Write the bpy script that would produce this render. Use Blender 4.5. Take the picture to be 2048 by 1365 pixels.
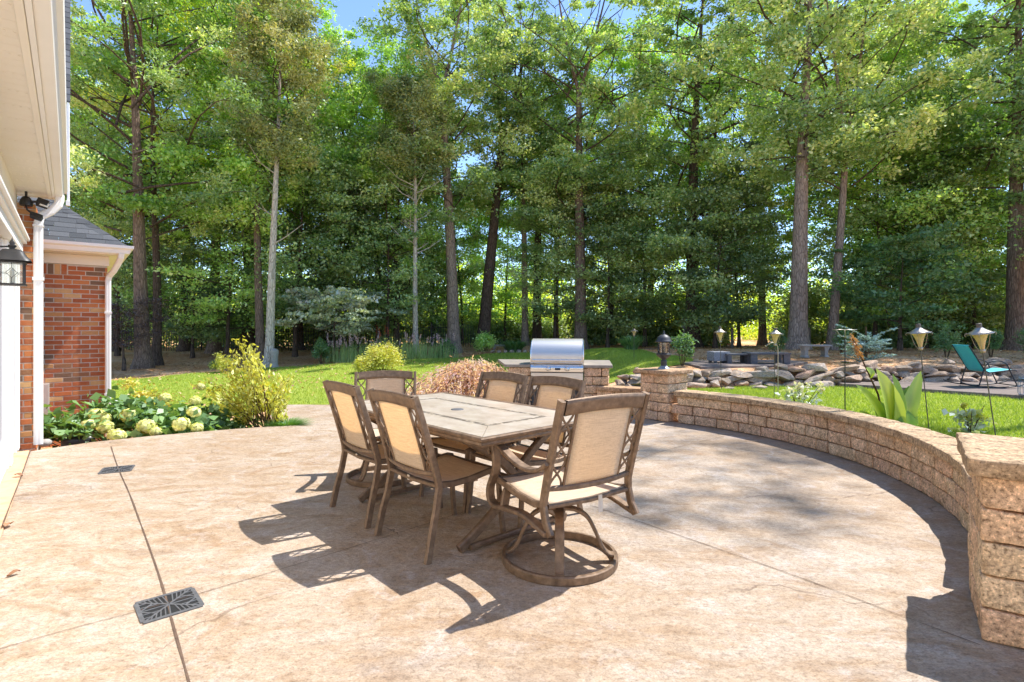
import bpy, math, random
import numpy as np
from mathutils import Vector, Matrix, noise

# ------------------------------------------------------------------ camera, sky, sun, exposure
sc = bpy.context.scene
for o in list(bpy.data.objects):
    bpy.data.objects.remove(o)
COL = sc.collection
CAM_H = 1.30
F = 1090.0                      # focal length in pixels of the 2048 wide photograph
HOR = 655.0                     # horizon row
cam = bpy.data.cameras.new("camera")
cam.sensor_width = 36.0
cam.lens = 36.0 * F / 2048.0
cam.shift_y = -(682.5 - HOR) / 2048.0
cam.clip_start = 0.05
cam.clip_end = 2000.0
cam_o = bpy.data.objects.new("camera", cam)
cam_o.location = (0, 0, CAM_H)
cam_o.rotation_euler = (math.radians(90), 0, 0)
COL.objects.link(cam_o)
sc.camera = cam_o

SUN_DIR = Vector((0.528, 0.258, 1.0)).normalized()      # towards the sun
SUN_EL = math.asin(SUN_DIR.z)
SUN_AZ = math.atan2(SUN_DIR.x, SUN_DIR.y)               # clockwise from +Y
world = bpy.data.worlds.new("World")
sc.world = world
world.use_nodes = True
wn = world.node_tree.nodes
wl = world.node_tree.links
sky = wn.new("ShaderNodeTexSky")
sky.sky_type = 'NISHITA'
sky.sun_disc = False
sky.sun_elevation = SUN_EL
sky.sun_rotation = SUN_AZ
sky.altitude = 2000
sky.air_density = 1.0
sky.dust_density = 0.0
sky.ozone_density = 3.4
bg = wn["Background"] if "Background" in wn else wn.new("ShaderNodeBackground")
wl.new(sky.outputs[0], bg.inputs[0])
bg.inputs[1].default_value = 0.13
out = wn["World Output"] if "World Output" in wn else wn.new("ShaderNodeOutputWorld")
wl.new(bg.outputs[0], out.inputs[0])

sun = bpy.data.lights.new("sun", 'SUN')
sun.energy = 3.1
sun.angle = math.radians(0.5)
sun.color = (1.0, 0.97, 0.92)
sun_o = bpy.data.objects.new("sun", sun)
sun_o.rotation_euler = SUN_DIR.to_track_quat('Z', 'Y').to_euler()
sun_o.location = (10, 6, 25)
COL.objects.link(sun_o)

sc.view_settings.view_transform = 'Standard'
sc.view_settings.look = 'None'
sc.view_settings.exposure = 1.5
sc.view_settings.gamma = 1.0
sc.view_settings.use_curve_mapping = False
sc.cycles.max_bounces = 9
sc.cycles.diffuse_bounces = 8
sc.cycles.glossy_bounces = 3
sc.cycles.transmission_bounces = 8
sc.cycles.transparent_max_bounces = 6
sc.cycles.use_denoising = True
sc.cycles.sample_clamp_indirect = 6.0

# ------------------------------------------------------------------ helpers
PI = math.pi
rnd = random.Random(7)


def G(px, py, z=0.0):
    """World point at height z seen at a pixel of the photograph (measuring aid)."""
    Y = (CAM_H - z) * F / (py - HOR)
    return Vector(((px - 1024) / F * Y, Y, z))


def at(px, Y, z=0.0):
    return Vector(((px - 1024) / F * Y, Y, z))


def zat(py, Y):
    return CAM_H + (HOR - py) / F * Y


class MB:
    def __init__(s):
        s.v = []
        s.f = []
        s.sm = []

    def add(s, verts, faces, smooth=False):
        k = len(s.v)
        s.v.extend([tuple(p) for p in verts])
        s.f.extend([tuple(i + k for i in f) for f in faces])
        s.sm.extend([smooth] * len(faces))
        return s

    def box(s, c, size, rot=None):
        hx, hy, hz = size[0] / 2, size[1] / 2, size[2] / 2
        vs = [Vector((x, y, z)) for z in (-hz, hz) for y in (-hy, hy) for x in (-hx, hx)]
        if rot is not None:
            m = Matrix.Rotation(rot, 3, 'Z') if isinstance(rot, (int, float)) else rot
            vs = [m @ v for v in vs]
        vs = [v + Vector(c) for v in vs]
        return s.add(vs, [(0, 2, 3, 1), (4, 5, 7, 6), (0, 1, 5, 4), (2, 6, 7, 3), (0, 4, 6, 2), (1, 3, 7, 5)])

    def span(s, a, b):
        c = [(a[i] + b[i]) / 2 for i in range(3)]
        return s.box(c, [abs(b[i] - a[i]) for i in range(3)])

    def sweep(s, path, sections, closed=False, smooth=False, lat=None, caps=True):
        """sections: list of 2-D outlines (one, or one per path point); lat: fixed lateral axis."""
        P = [Vector(p) for p in path]
        n = len(P)
        per = isinstance(sections[0][0], (list, tuple))
        rings = []
        prev = None
        for i, p in enumerate(P):
            a = P[i - 1] if (i > 0 or closed) else P[i]
            b = P[(i + 1) % n] if (i < n - 1 or closed) else P[i]
            t = (b - a).normalized()
            if lat is not None:
                L = Vector(lat)
                L = (L - t * L.dot(t)).normalized()
                U = t.cross(L)
            else:
                if prev is None:
                    h = Vector((0, 0, 1)) if abs(t.z) < 0.9 else Vector((1, 0, 0))
                    L = t.cross(h).normalized()
                else:
                    L = (prev - t * prev.dot(t)).normalized()
                prev = L
                U = L.cross(t)
            sec = sections[i] if per else sections
            rings.append([p + L * q[0] + U * q[1] for q in sec])
        m = len(rings[0])
        vs = [v for r in rings for v in r]
        fs = []
        for i in range(n if closed else n - 1):
            j = (i + 1) % n
            for k in range(m):
                l = (k + 1) % m
                fs.append((i * m + k, i * m + l, j * m + l, j * m + k))
        s.add(vs, fs, smooth)
        if caps and not closed:
            s.add(rings[0], [tuple(range(m))[::-1]])
            s.add(rings[-1], [tuple(range(m))])
        return s

    def bar(s, path, w, h, lat=None, closed=False):
        c = min(w, h) * 0.22
        a, b = w / 2, h / 2
        sec = [(-a + c, -b), (a - c, -b), (a, -b + c), (a, b - c), (a - c, b), (-a + c, b), (-a, b - c), (-a, -b + c)]
        return s.sweep(path, sec, lat=lat, closed=closed)

    def tube(s, path, r, n=8, closed=False):
        if isinstance(r, (int, float)):
            r = [r] * len(path)
        secs = [[(math.cos(2 * PI * k / n) * q, math.sin(2 * PI * k / n) * q) for k in range(n)] for q in r]
        return s.sweep(path, secs, smooth=True, closed=closed)

    def lathe(s, prof, n=24, c=(0, 0, 0), smooth=True, cap=True, axis=None):
        c = Vector(c)
        vs, fs = [], []
        q = axis.to_track_quat('Z', 'Y') if axis is not None else None
        for r, z in prof:
            for k in range(n):
                a = 2 * PI * k / n
                p = Vector((math.cos(a) * r, math.sin(a) * r, z))
                vs.append(c + (q @ p if q else p))
        for i in range(len(prof) - 1):
            for k in range(n):
                l = (k + 1) % n
                fs.append((i * n + k, i * n + l, (i + 1) * n + l, (i + 1) * n + k))
        s.add(vs, fs, smooth)
        if cap:
            if prof[0][0] > 1e-4:
                s.add(vs[:n], [tuple(range(n))[::-1]])
            if prof[-1][0] > 1e-4:
                s.add(vs[-n:], [tuple(range(n))])
        return s

    def prism(s, poly, z0, z1):
        n = len(poly)
        vs = [(p[0], p[1], z0) for p in poly] + [(p[0], p[1], z1) for p in poly]
        fs = [tuple(range(n))[::-1], tuple(range(n, 2 * n))]
        for i in range(n):
            j = (i + 1) % n
            fs.append((i, j, n + j, n + i))
        return s.add(vs, fs)

    def grid(s, P, smooth=True):
        """P[i][j] points."""
        m = len(P[0])
        vs = [p for r in P for p in r]
        fs = []
        for i in range(len(P) - 1):
            for j in range(m - 1):
                fs.append((i * m + j, (i + 1) * m + j, (i + 1) * m + j + 1, i * m + j + 1))
        return s.add(vs, fs, smooth)

    def build(s, name, mat, parent=None, bevel=0.0, seg=2, solid=0.0, loc=None):
        me = bpy.data.meshes.new(name)
        me.from_pydata(s.v, [], s.f)
        me.polygons.foreach_set("use_smooth", s.sm)
        if mat is not None:
            me.materials.append(mat)
        me.update()
        o = bpy.data.objects.new(name, me)
        COL.objects.link(o)
        if loc is not None:
            o.location = loc
        if parent is not None:
            o.parent = parent
        if solid:
            md = o.modifiers.new("solid", 'SOLIDIFY')
            md.thickness = solid
            md.offset = 0
        if bevel:
            md = o.modifiers.new("bevel", 'BEVEL')
            md.width = bevel
            md.segments = seg
            md.limit_method = 'ANGLE'
            md.angle_limit = math.radians(35)
        return o


def thing(name, label, cat, loc=(0, 0, 0), rotz=0.0, group=None):
    o = bpy.data.objects.new(name, None)
    o.empty_display_size = 0.1
    COL.objects.link(o)
    o.location = loc
    o.rotation_euler = (0, 0, rotz)
    return tag(o, label, cat, group)


def tag(o, label, cat, group=None):
    o['label'] = label
    o['category'] = cat
    if group:
        o['group'] = group
    return o


def structure(o):
    o['kind'] = 'structure'
    return o


def stuff(o, label=None, cat=None):
    o['kind'] = 'stuff'
    if label:
        o['label'] = label
        o['category'] = cat
    return o


def dup(root, loc, rotz, label, group=None, scale=None):
    r = root.copy()
    COL.objects.link(r)
    r.location = loc
    r.rotation_euler = (0, 0, rotz)
    r['label'] = label
    if group:
        r['group'] = group
    if scale is not None:
        r.scale = scale if isinstance(scale, (tuple, list)) else (scale,) * 3
    for ch in list(root.children):
        c = ch.copy()
        COL.objects.link(c)
        c.parent = r
        for g in ch.children:
            d = g.copy()
            COL.objects.link(d)
            d.parent = c
    return r


def mesh_np(name, co, faces, mat, parent=None, attrs=None, smooth=False):
    """co (N,3) float array, faces (M,k) int array."""
    me = bpy.data.meshes.new(name)
    k = faces.shape[1]
    me.vertices.add(len(co))
    me.vertices.foreach_set("co", np.ascontiguousarray(co, dtype=np.float32).ravel())
    me.loops.add(faces.size)
    me.loops.foreach_set("vertex_index", np.ascontiguousarray(faces, dtype=np.int32).ravel())
    me.polygons.add(len(faces))
    me.polygons.foreach_set("loop_start", np.arange(0, faces.size, k, dtype=np.int32))
    if smooth:
        me.polygons.foreach_set("use_smooth", np.ones(len(faces), dtype=bool))
    if attrs:
        for an, av in attrs.items():
            a = me.attributes.new(an, 'FLOAT', 'POINT')
            a.data.foreach_set("value", np.ascontiguousarray(av, dtype=np.float32))
    me.update(calc_edges=True)
    me.materials.append(mat)
    o = bpy.data.objects.new(name, me)
    COL.objects.link(o)
    if parent is not None:
        o.parent = parent
    return o


# ------------------------------------------------------------------ materials
def srgb(r, g, b):
    f = lambda c: c / 12.92 if c <= 0.04045 else ((c + 0.055) / 1.055) ** 2.4
    return (f(r / 255), f(g / 255), f(b / 255), 1)


class NT:
    def __init__(s, name):
        s.m = bpy.data.materials.new(name)
        s.m.use_nodes = True
        s.t = s.m.node_tree
        s.t.nodes.clear()
        s.out = s.t.nodes.new("ShaderNodeOutputMaterial")

    def n(s, typ, ins=None, **kw):
        nd = s.t.nodes.new(typ)
        for k, v in kw.items():
            setattr(nd, k, v)
        for k, v in (ins or {}).items():
            s.set(nd, k, v)
        return nd

    def set(s, nd, k, v):
        inp = nd.inputs[k]
        if isinstance(v, bpy.types.NodeSocket):
            s.t.links.new(v, inp)
        elif isinstance(v, bpy.types.Node):
            s.t.links.new(v.outputs[0], inp)
        else:
            inp.default_value = v

    def coords(s, kind='Object', scale=(1, 1, 1), rot=(0, 0, 0)):
        tc = s.n("ShaderNodeTexCoord")
        mp = s.n("ShaderNodeMapping", {0: tc.outputs[kind], 2: rot, 3: scale})
        return mp.outputs[0]

    def noise(s, vec, scale, detail=4, rough=0.55, dist=0.0):
        return s.n("ShaderNodeTexNoise", {'Vector': vec, 'Scale': scale, 'Detail': detail, 'Roughness': rough, 'Distortion': dist}).outputs[0]

    def ramp(s, fac, stops, interp='LINEAR'):
        r = s.n("ShaderNodeValToRGB", {0: fac})
        cr = r.color_ramp
        cr.interpolation = interp
        while len(cr.elements) < len(stops):
            cr.elements.new(0.5)
        while len(cr.elements) > len(stops):
            cr.elements.remove(cr.elements[-1])
        for e, (p, c) in zip(cr.elements, stops):
            e.position = p
            e.color = c if len(c) == 4 else (*c, 1)
        return r.outputs[0]

    def mix(s, fac, a, b, blend='MIX'):
        m = s.n("ShaderNodeMix", data_type='RGBA', blend_type=blend)
        s.set(m, 0, fac)
        s.set(m, 6, a)
        s.set(m, 7, b)
        return m.outputs[2]

    def math(s, op, a, b=0.5, c=None, clamp=False):
        m = s.n("ShaderNodeMath", operation=op, use_clamp=clamp)
        s.set(m, 0, a)
        s.set(m, 1, b)
        if c is not None:
            s.set(m, 2, c)
        return m.outputs[0]

    def bump(s, h, strength=0.3, dist=0.01, normal=None):
        b = s.n("ShaderNodeBump", {'Height': h, 'Strength': strength, 'Distance': dist})
        if normal is not None:
            s.set(b, 'Normal', normal)
        return b.outputs[0]

    def principled(s, col, rough=0.6, metal=0.0, normal=None, spec=0.5, **kw):
        p = s.n("ShaderNodeBsdfPrincipled", {'Base Color': col, 'Roughness': rough, 'Metallic': metal, 'Specular IOR Level': spec})
        if normal is not None:
            s.set(p, 'Normal', normal)
        for k, v in kw.items():
            s.set(p, k, v)
        s.t.links.new(p.outputs[0], s.out.inputs[0])
        return s.m

    def surface(s, sh):
        s.t.links.new(sh.outputs[0] if isinstance(sh, bpy.types.Node) else sh, s.out.inputs[0])
        return s.m


def C(*a):
    return (*a, 1)


def plain(name, cols, scale=8, rough=0.6, metal=0.0, bump=0.1, bscale=None, bdist=0.004, detail=5, spec=0.5, stretch=(1, 1, 1)):
    """Two- to four-tone mottled surface."""
    t = NT(name)
    v = t.coords(scale=stretch)
    f = t.noise(v, scale, detail)
    n = len(cols)
    c = t.ramp(f, [(0.3 + 0.4 * i / max(1, n - 1), q) for i, q in enumerate(cols)])
    nb = t.bump(t.noise(v, bscale or scale * 6, 3), bump, bdist) if bump else None
    return t.principled(c, rough, metal, nb, spec)


def block_mat(name, stops, grain=90, bump=0.5):
    """Split-face concrete block or stone: own tone per block, dark and light grains."""
    t = NT(name)
    v = t.coords()
    g = t.n("ShaderNodeNewGeometry")
    isl = g.outputs['Random Per Island']
    base = t.ramp(isl, stops)
    big = t.noise(v, 7, 5, 0.6)
    base = t.mix(t.ramp(big, [(0.35, C(0, 0, 0)), (0.65, C(1, 1, 1))]), base, t.mix(0.6, base, C(0.40, 0.27, 0.15)), 'MIX')
    fine = t.noise(v, grain, 3, 0.7)
    k = t.ramp(fine, [(0.32, C(0.30, 0.27, 0.25)), (0.46, C(0.88, 0.86, 0.84)), (0.58, C(1.05, 1.04, 1.02)), (0.68, C(1.7, 1.66, 1.6))])
    med = t.ramp(t.noise(v, grain * .33, 5, 0.7), [(0.32, C(0.55, 0.52, 0.50)), (0.5, C(1, 1, 1)), (0.68, C(1.25, 1.22, 1.18))])
    base = t.mix(1.0, base, med, "MULTIPLY")
    col = t.mix(1.0, base, k, 'MULTIPLY')
    h = t.math('ADD', t.math('MULTIPLY', fine, 0.5), t.noise(v, 22, 4, 0.6))
    return t.principled(col, 0.9, 0, t.bump(h, bump, 0.012), 0.2)


def leaf_mat(name, stops, trans=0.42, gloss=0.06, tint=0.38):
    t = NT(name)
    a = t.n("ShaderNodeAttribute", attribute_name="tone").outputs['Fac']
    oi = t.n("ShaderNodeObjectInfo").outputs['Random']
    f = t.math('ADD', a, t.math('MULTIPLY', t.math('SUBTRACT', oi, 0.5), tint), clamp=True)
    col = t.ramp(f, stops)
    d = t.n("ShaderNodeBsdfDiffuse", {0: col})
    tc = t.mix(1.0, col, C(1.25, 1.2, 0.5), 'MULTIPLY')
    tr = t.n("ShaderNodeBsdfTranslucent", {0: tc})
    gl = t.n("ShaderNodeBsdfGlossy", {0: C(0.9, 0.95, 1.0), 'Roughness': 0.55})
    m1 = t.n("ShaderNodeMixShader", {0: trans, 1: d.outputs[0], 2: tr.outputs[0]})
    m2 = t.n("ShaderNodeMixShader", {0: gloss, 1: m1.outputs[0], 2: gl.outputs[0]})
    return t.surface(m2)


def bark_mat(name, dark, light, scale=1.0):
    t = NT(name)
    v = t.coords(scale=(9 * scale, 9 * scale, 1.2 * scale))
    f = t.noise(v, 2.2, 6, 0.65, 0.4)
    w = t.n("ShaderNodeTexVoronoi", {'Vector': t.coords(scale=(10 * scale, 10 * scale, 2.2 * scale)), 'Scale': 1.6}, feature='DISTANCE_TO_EDGE').outputs[0]
    fur = t.ramp(w, [(0.0, C(.35, .33, .31)), (0.16, C(1, 1, 1))])
    g = t.noise(t.coords(), 1.1, 4)
    c = t.ramp(f, [(0.3, dark), (0.7, light)])
    c = t.mix(t.math('MULTIPLY', g, 0.6), c, t.mix(0.5, c, light))
    c = t.mix(0.75, c, t.mix(1.0, c, fur, 'MULTIPLY'))
    h = t.math('ADD', f, t.math('MULTIPLY', w, 1.5, clamp=True))
    return t.principled(c, 0.95, 0, t.bump(h, 0.9, 0.04), 0.15)


M = {}
# -- patio: stamped, stained concrete
t = NT("stamped_concrete")
v = t.coords()
w1 = t.noise(v, 0.55, 6, 0.6, 0.6)
w2 = t.noise(t.coords(scale=(1.0, 2.2, 1), rot=(0, 0, 0.35)), 1.9, 8, 0.68, 1.2)
w3 = t.noise(v, 14, 6, 0.7)
w4 = t.noise(v, 120, 2, 0.6)
c1 = t.ramp(w2, [(0.30, C(0.34, 0.215, 0.115)), (0.42, C(0.44, 0.315, 0.195)), (0.53, C(0.50, 0.39, 0.27)), (0.70, C(0.555, 0.465, 0.355))])
c1 = t.mix(t.ramp(w1, [(0.42, C(0, 0, 0)), (0.68, C(0.75, 0.75, 0.75))]), c1, C(0.42, 0.29, 0.17))
orange = t.ramp(t.noise(v, 2.6, 7, 0.72, 0.8), [(0.57, C(0, 0, 0)), (0.74, C(0.8, 0.8, 0.8))])
pale = t.ramp(t.noise(v, 4.3, 8, 0.75, 1.0), [(0.52, C(0, 0, 0)), (0.70, C(0.7, 0.7, 0.7))])
c1 = t.mix(pale, c1, C(0.60, 0.52, 0.44))
c1 = t.mix(orange, c1, C(0.36, 0.195, 0.08))
grey = t.ramp(t.noise(t.coords(scale=(1.1, 1.9, 1), rot=(0, 0, -0.5)), 0.9, 7, 0.66, 0.5), [(0.57, C(0, 0, 0)), (0.75, C(0.6, 0.6, 0.6))])
c1 = t.mix(grey, c1, C(0.26, 0.205, 0.16))
c1 = t.mix(1.0, c1, t.ramp(w3, [(0.25, C(0.74, 0.72, 0.70)), (0.5, C(1, 1, 1)), (0.8, C(1.12, 1.12, 1.12))]), 'MULTIPLY')
c1 = t.mix(1.0, c1, t.ramp(w4, [(0.3, C(0.70, 0.69, 0.68)), (0.55, C(0.98, 0.98, 0.98)), (0.8, C(1.06, 1.06, 1.06))]), 'MULTIPLY')
w5 = t.noise(t.coords(scale=(1, 1.5, 1), rot=(0, 0, .3)), 36, 6, 0.75, 0.6)
c1 = t.mix(1.0, c1, t.ramp(w5, [(0.32, C(0.58, 0.53, 0.49)), (0.5, C(0.95, 0.95, 0.95)), (0.70, C(1.12, 1.13, 1.15))]), 'MULTIPLY')
wv = t.n("ShaderNodeVectorMath", {0: v, 1: t.n("ShaderNodeVectorMath", {0: t.n("ShaderNodeTexNoise", {'Vector': v, 'Scale': 1.4, 'Detail': 5}).outputs[1], 3: 0.9}, operation='SCALE').outputs[0]}, operation='ADD').outputs[0]
vor = t.n("ShaderNodeTexVoronoi", {'Vector': wv, 'Scale': 0.85}, feature='DISTANCE_TO_EDGE').outputs[0]
crack = t.ramp(vor, [(0.0, C(1, 1, 1)), (0.003, C(1, 1, 1)), (0.008, C(0, 0, 0))])
ck = t.math('MULTIPLY', crack, t.ramp(t.noise(v, 1.1, 4), [(0.50, C(0, 0, 0)), (0.60, C(0.6, 0.6, 0.6))]))
c1 = t.mix(ck, c1, C(0.16, 0.10, 0.06))
c1 = t.mix(1.0, c1, C(0.93, 0.935, 1.0), 'MULTIPLY')
hh = t.math('SUBTRACT', t.math('ADD', t.math('MULTIPLY', w2, 1.2), t.math('ADD', t.math('MULTIPLY', w3, 0.45), t.math('MULTIPLY', w5, 0.4))), t.math('MULTIPLY', ck, 0.5))
M['patio'] = t.principled(c1, t.ramp(w2, [(0.3, C(0.5, 0.5, 0.5)), (0.7, C(0.75, 0.75, 0.75))]), 0, t.bump(hh, 0.7, 0.022), 0.35)

M['path'] = plain("flagstone_path_mat", [C(.42, .33, .23), C(.55, .46, .34), C(.36, .29, .22)], 1.6, 0.85, bump=0.4, bscale=9, bdist=0.02, detail=8)
M['joint'] = plain("joint_mat", [C(.075, .045, .03), C(.13, .08, .05)], 20, 0.9)
# -- terrain: leaf litter and pine straw
t = NT("mulch")
v = t.coords()
a = t.noise(v, 0.35, 5, 0.6)
b = t.noise(v, 34, 5, 0.75)
c = t.noise(t.coords(scale=(1, 1, 1)), 3.2, 6, 0.7)
col = t.ramp(b, [(0.25, C(0.246, 0.109, 0.050)), (0.5, C(0.616, 0.292, 0.125)), (0.75, C(0.880, 0.600, 0.289))])
col2 = t.ramp(b, [(0.25, C(0.349, 0.192, 0.104)), (0.5, C(0.760, 0.457, 0.270)), (0.75, C(0.880, 0.850, 0.566))])
col = t.mix(t.ramp(a, [(0.42, C(0.000, 0.000, 0.000)), (0.6, C(0.880, 0.880, 0.880))]), col, col2)
col = t.mix(t.ramp(c, [(0.55, C(0.000, 0.000, 0.000)), (0.75, C(0.880, 0.880, 0.880))]), col, C(0.185, 0.143, 0.047))
M['mulch'] = t.principled(col, 0.95, 0, t.bump(b, 0.8, 0.04), 0.1)
# -- lawn
t = NT("lawn_grass")
v = t.coords()
a = t.noise(v, 0.5, 5, 0.6)
b = t.noise(v, 60, 4, 0.8)
col = t.ramp(b, [(0.25, C(.15, .20, .022)), (0.5, C(.28, .36, .045)), (0.8, C(.42, .48, .09))])
col = t.mix(t.ramp(a, [(0.4, C(0, 0, 0)), (0.65, C(.55, .55, .55))]), col, C(.37, .40, .07))
M['lawn'] = t.principled(col, 0.9, 0, t.bump(b, 0.9, 0.03), 0.15)
M['blade'] = leaf_mat("grass_blade", [(0, C(.19, .27, .025)), (0.5, C(.32, .44, .045)), (1, C(.48, .55, .11))], 0.4, 0.03)
M['tuft'] = leaf_mat("tuft_blade", [(0, C(.05, .14, .02)), (0.5, C(.10, .24, .03)), (1, C(.2, .36, .06))], 0.35, 0.06)

# -- house
M['white'] = plain("white_paint", [C(.80, .78, .74), C(.84, .82, .78)], 3, 0.45, bump=0.03)
M['cream'] = plain("cream_vinyl", [C(.80, .74, .64), C(.84, .79, .70)], 2, 0.5, bump=0.03)
M['shingle'] = None
t = NT("asphalt_shingle")
v = t.coords()
isl = t.n("ShaderNodeNewGeometry").outputs['Random Per Island']
base = t.ramp(isl, [(0, C(0.083, 0.087, 0.092)), (0.5, C(0.115, 0.119, 0.126)), (1, C(0.151, 0.154, 0.160))])
fine = t.noise(v, 160, 3, 0.7)
col = t.mix(1.0, base, t.ramp(fine, [(0.3, C(.6,.6,.6)), (0.7, C(0.900, 0.900, 0.900))]), 'MULTIPLY')
M['shingle'] = t.principled(col, 0.95, 0, t.bump(fine, 0.5, 0.005), 0.15)
t = NT("red_brick")
v = t.coords()
isl = t.n("ShaderNodeNewGeometry").outputs['Random Per Island']
base = t.ramp(isl, [(0.0, C(0.430, 0.131, 0.055)), (0.18, C(0.579, 0.186, 0.069)), (0.36, C(0.499, 0.147, 0.058)), (0.52, C(0.625, 0.231, 0.086)), (0.66, C(0.430, 0.141, 0.065)),
                    (0.76, C(0.350, 0.170, 0.086)), (0.83, C(0.579, 0.294, 0.120)), (0.89, C(0.693, 0.419, 0.193)), (0.93, C(0.236, 0.141, 0.090)), (1.0, C(0.532, 0.159, 0.061))], 'CONSTANT')
fn = t.noise(v, 55, 5, 0.7)
bg_ = t.noise(v, 9, 4, 0.6)
base = t.mix(t.ramp(bg_, [(0.5, C(0.000, 0.000, 0.000)), (0.75, C(0.732, 0.750, 0.720))]), base, t.mix(0.5, base, C(0.512, 0.338, 0.204)))
col = t.mix(1.0, base, t.ramp(fn, [(0.25, C(0.756, 0.750, 0.696)), (0.5, C(0.900, 0.900, 0.900)), (0.8, C(0.900, 0.900, 0.900))]), 'MULTIPLY')
M['brick'] = t.principled(col, 0.85, 0, t.bump(fn, 0.5, 0.006), 0.25)
M['mortar'] = plain("mortar", [C(.50, .43, .36), C(.62, .55, .47)], 30, 0.95, bump=0.5, bdist=0.004)
M['brickledge'] = plain("brick_threshold", [C(.46, .26, .14), C(.56, .36, .22), C(.50, .30, .17)], 6, 0.85, bump=0.3)
M['glass'] = NT("window_glass").principled(C(.03, .035, .04), 0.05, 0, None, 0.6)
t = NT("clear_glass")
gls = t.n("ShaderNodeBsdfGlossy", {0: C(.9, .92, .92), 'Roughness': 0.06})
trn = t.n("ShaderNodeBsdfTransparent", {0: C(.93, .94, .92)})
fr = t.n("ShaderNodeFresnel", {0: 1.6})
M['pane'] = t.surface(t.n("ShaderNodeMixShader", {0: t.math('MULTIPLY', fr.outputs[0], 1.6, clamp=True), 1: trn.outputs[0], 2: gls.outputs[0]}))
M['black'] = plain("black_metal", [C(.020, .020, .021), C(.035, .034, .034)], 12, 0.45, 0.3, bump=0.05)
M['blackplastic'] = plain("black_plastic", [C(.018, .018, .018), C(.03, .03, .03)], 12, 0.35, 0, bump=0.05)
M['utility'] = plain("grey_panel", [C(.50, .45, .39), C(.56, .51, .45)], 5, 0.6, bump=0.05)
# -- furniture
t = NT("bronze_frame")
v = t.coords()
f = t.noise(v, 26, 5, 0.65)
c = t.ramp(f, [(0.3, C(0.118, 0.076, 0.047)), (0.55, C(0.215, 0.142, 0.090)), (0.75, C(0.306, 0.210, 0.134))])
M['frame'] = t.principled(c, t.ramp(f, [(0.3, C(0.473, 0.433, 0.381)), (0.7, C(0.695, 0.637, 0.560))]), 0.45, t.bump(t.noise(v, 150, 2), 0.12, 0.002), 0.5)
t = NT("sling_fabric")
wa = t.noise(t.coords(scale=(230, 5, 230)), 1.3, 3)
wb = t.noise(t.coords(scale=(60, 320, 60)), 1.0, 2)
f = t.math('ADD', t.math('MULTIPLY', wa, 0.65), t.math('MULTIPLY', wb, 0.35))
c = t.ramp(f, [(0.38, C(.66, .56, .42)), (0.5, C(.78, .68, .53)), (0.62, C(.85, .76, .62))])
d = t.n("ShaderNodeBsdfDiffuse", {0: c, 'Normal': t.bump(f, 0.3, 0.002)})
tr = t.n("ShaderNodeBsdfTranslucent", {0: t.mix(1.0, c, C(1.18, 1.0, 0.74), 'MULTIPLY')})
M['sling'] = t.surface(t.n("ShaderNodeMixShader", {0: 0.5, 1: d.outputs[0], 2: tr.outputs[0]}))
t = NT("travertine_tile")
v = t.coords()
f = t.noise(t.coords(scale=(1.6, 0.8, 1)), 3.2, 8, 0.65, 1.4)
c = t.ramp(f, [(0.3, C(0.388, 0.309, 0.228)), (0.48, C(0.485, 0.408, 0.321)), (0.62, C(0.543, 0.475, 0.391)), (0.75, C(0.446, 0.351, 0.260))])
fr_ = t.noise(v, 40, 4)
c = t.mix(1.0, c, t.ramp(fr_, [(0.3, C(0.834, 0.807, 0.781)), (0.6, C(0.900, 0.900, 0.900))]), 'MULTIPLY')
M['tile'] = t.principled(c, 0.32, 0, t.bump(f, 0.1, 0.004), 0.5)
t = NT("mosaic_strip")
isl = t.n("ShaderNodeNewGeometry").outputs['Random Per Island']
M['mosaic'] = t.principled(t.ramp(isl, [(0, C(0.135, 0.105, 0.075)), (0.35, C(0.405, 0.330, 0.240)), (0.6, C(0.210, 0.173, 0.135)), (1, C(0.630, 0.540, 0.420))], 'CONSTANT'), 0.4)
M['tagm'] = NT("care_label").principled(C(.58, .50, .40), 0.7)
M['lampglass'] = NT("frosted_lens").principled(C(.75, .72, .66), 0.4)
# -- masonry
M['block'] = block_mat("split_face_block", [(0, C(0.675, 0.452, 0.297)), (0.2, C(0.790, 0.540, 0.344)), (0.4, C(0.712, 0.465, 0.316)), (0.6, C(0.790, 0.595, 0.385)), (0.8, C(0.694, 0.498, 0.353)), (1, C(0.790, 0.526, 0.321))], 70, 0.8)
M['capstone'] = block_mat("cap_block", [(0, C(0.449, 0.322, 0.203)), (0.4, C(0.516, 0.373, 0.239)), (0.7, C(0.471, 0.332, 0.194)), (1, C(0.527, 0.394, 0.255))], 60, 0.3)
M['capstone2'] = block_mat("cap_pink", [(0, C(0.426, 0.270, 0.168)), (0.5, C(0.494, 0.322, 0.203)), (1, C(0.460, 0.300, 0.176))], 60, 0.3)
M['counter'] = plain("slate_counter", [C(.22, .18, .145), C(.28, .235, .19), C(.19, .16, .13)], 5, 0.6, bump=0.2)
M['rock'] = block_mat("field_stone", [(0, C(0.291, 0.253, 0.222)), (0.2, C(0.448, 0.402, 0.360)), (0.4, C(0.370, 0.276, 0.216)), (0.55, C(0.246, 0.230, 0.216)), (0.7, C(0.426, 0.310, 0.240)), (0.85, C(0.515, 0.483, 0.444)), (1, C(0.358, 0.207, 0.144))], 30, 0.5)
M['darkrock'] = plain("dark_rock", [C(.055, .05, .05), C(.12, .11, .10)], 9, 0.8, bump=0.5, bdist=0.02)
M['paleconc'] = plain("weathered_concrete", [C(.26, .23, .20), C(.36, .33, .29), C(.30, .26, .22)], 6, 0.9, bump=0.4)
M['pebble'] = block_mat("pebble", [(0, C(.42, .36, .28)), (0.5, C(.56, .50, .42)), (1, C(.34, .27, .20))], 60, 0.2)
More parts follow.
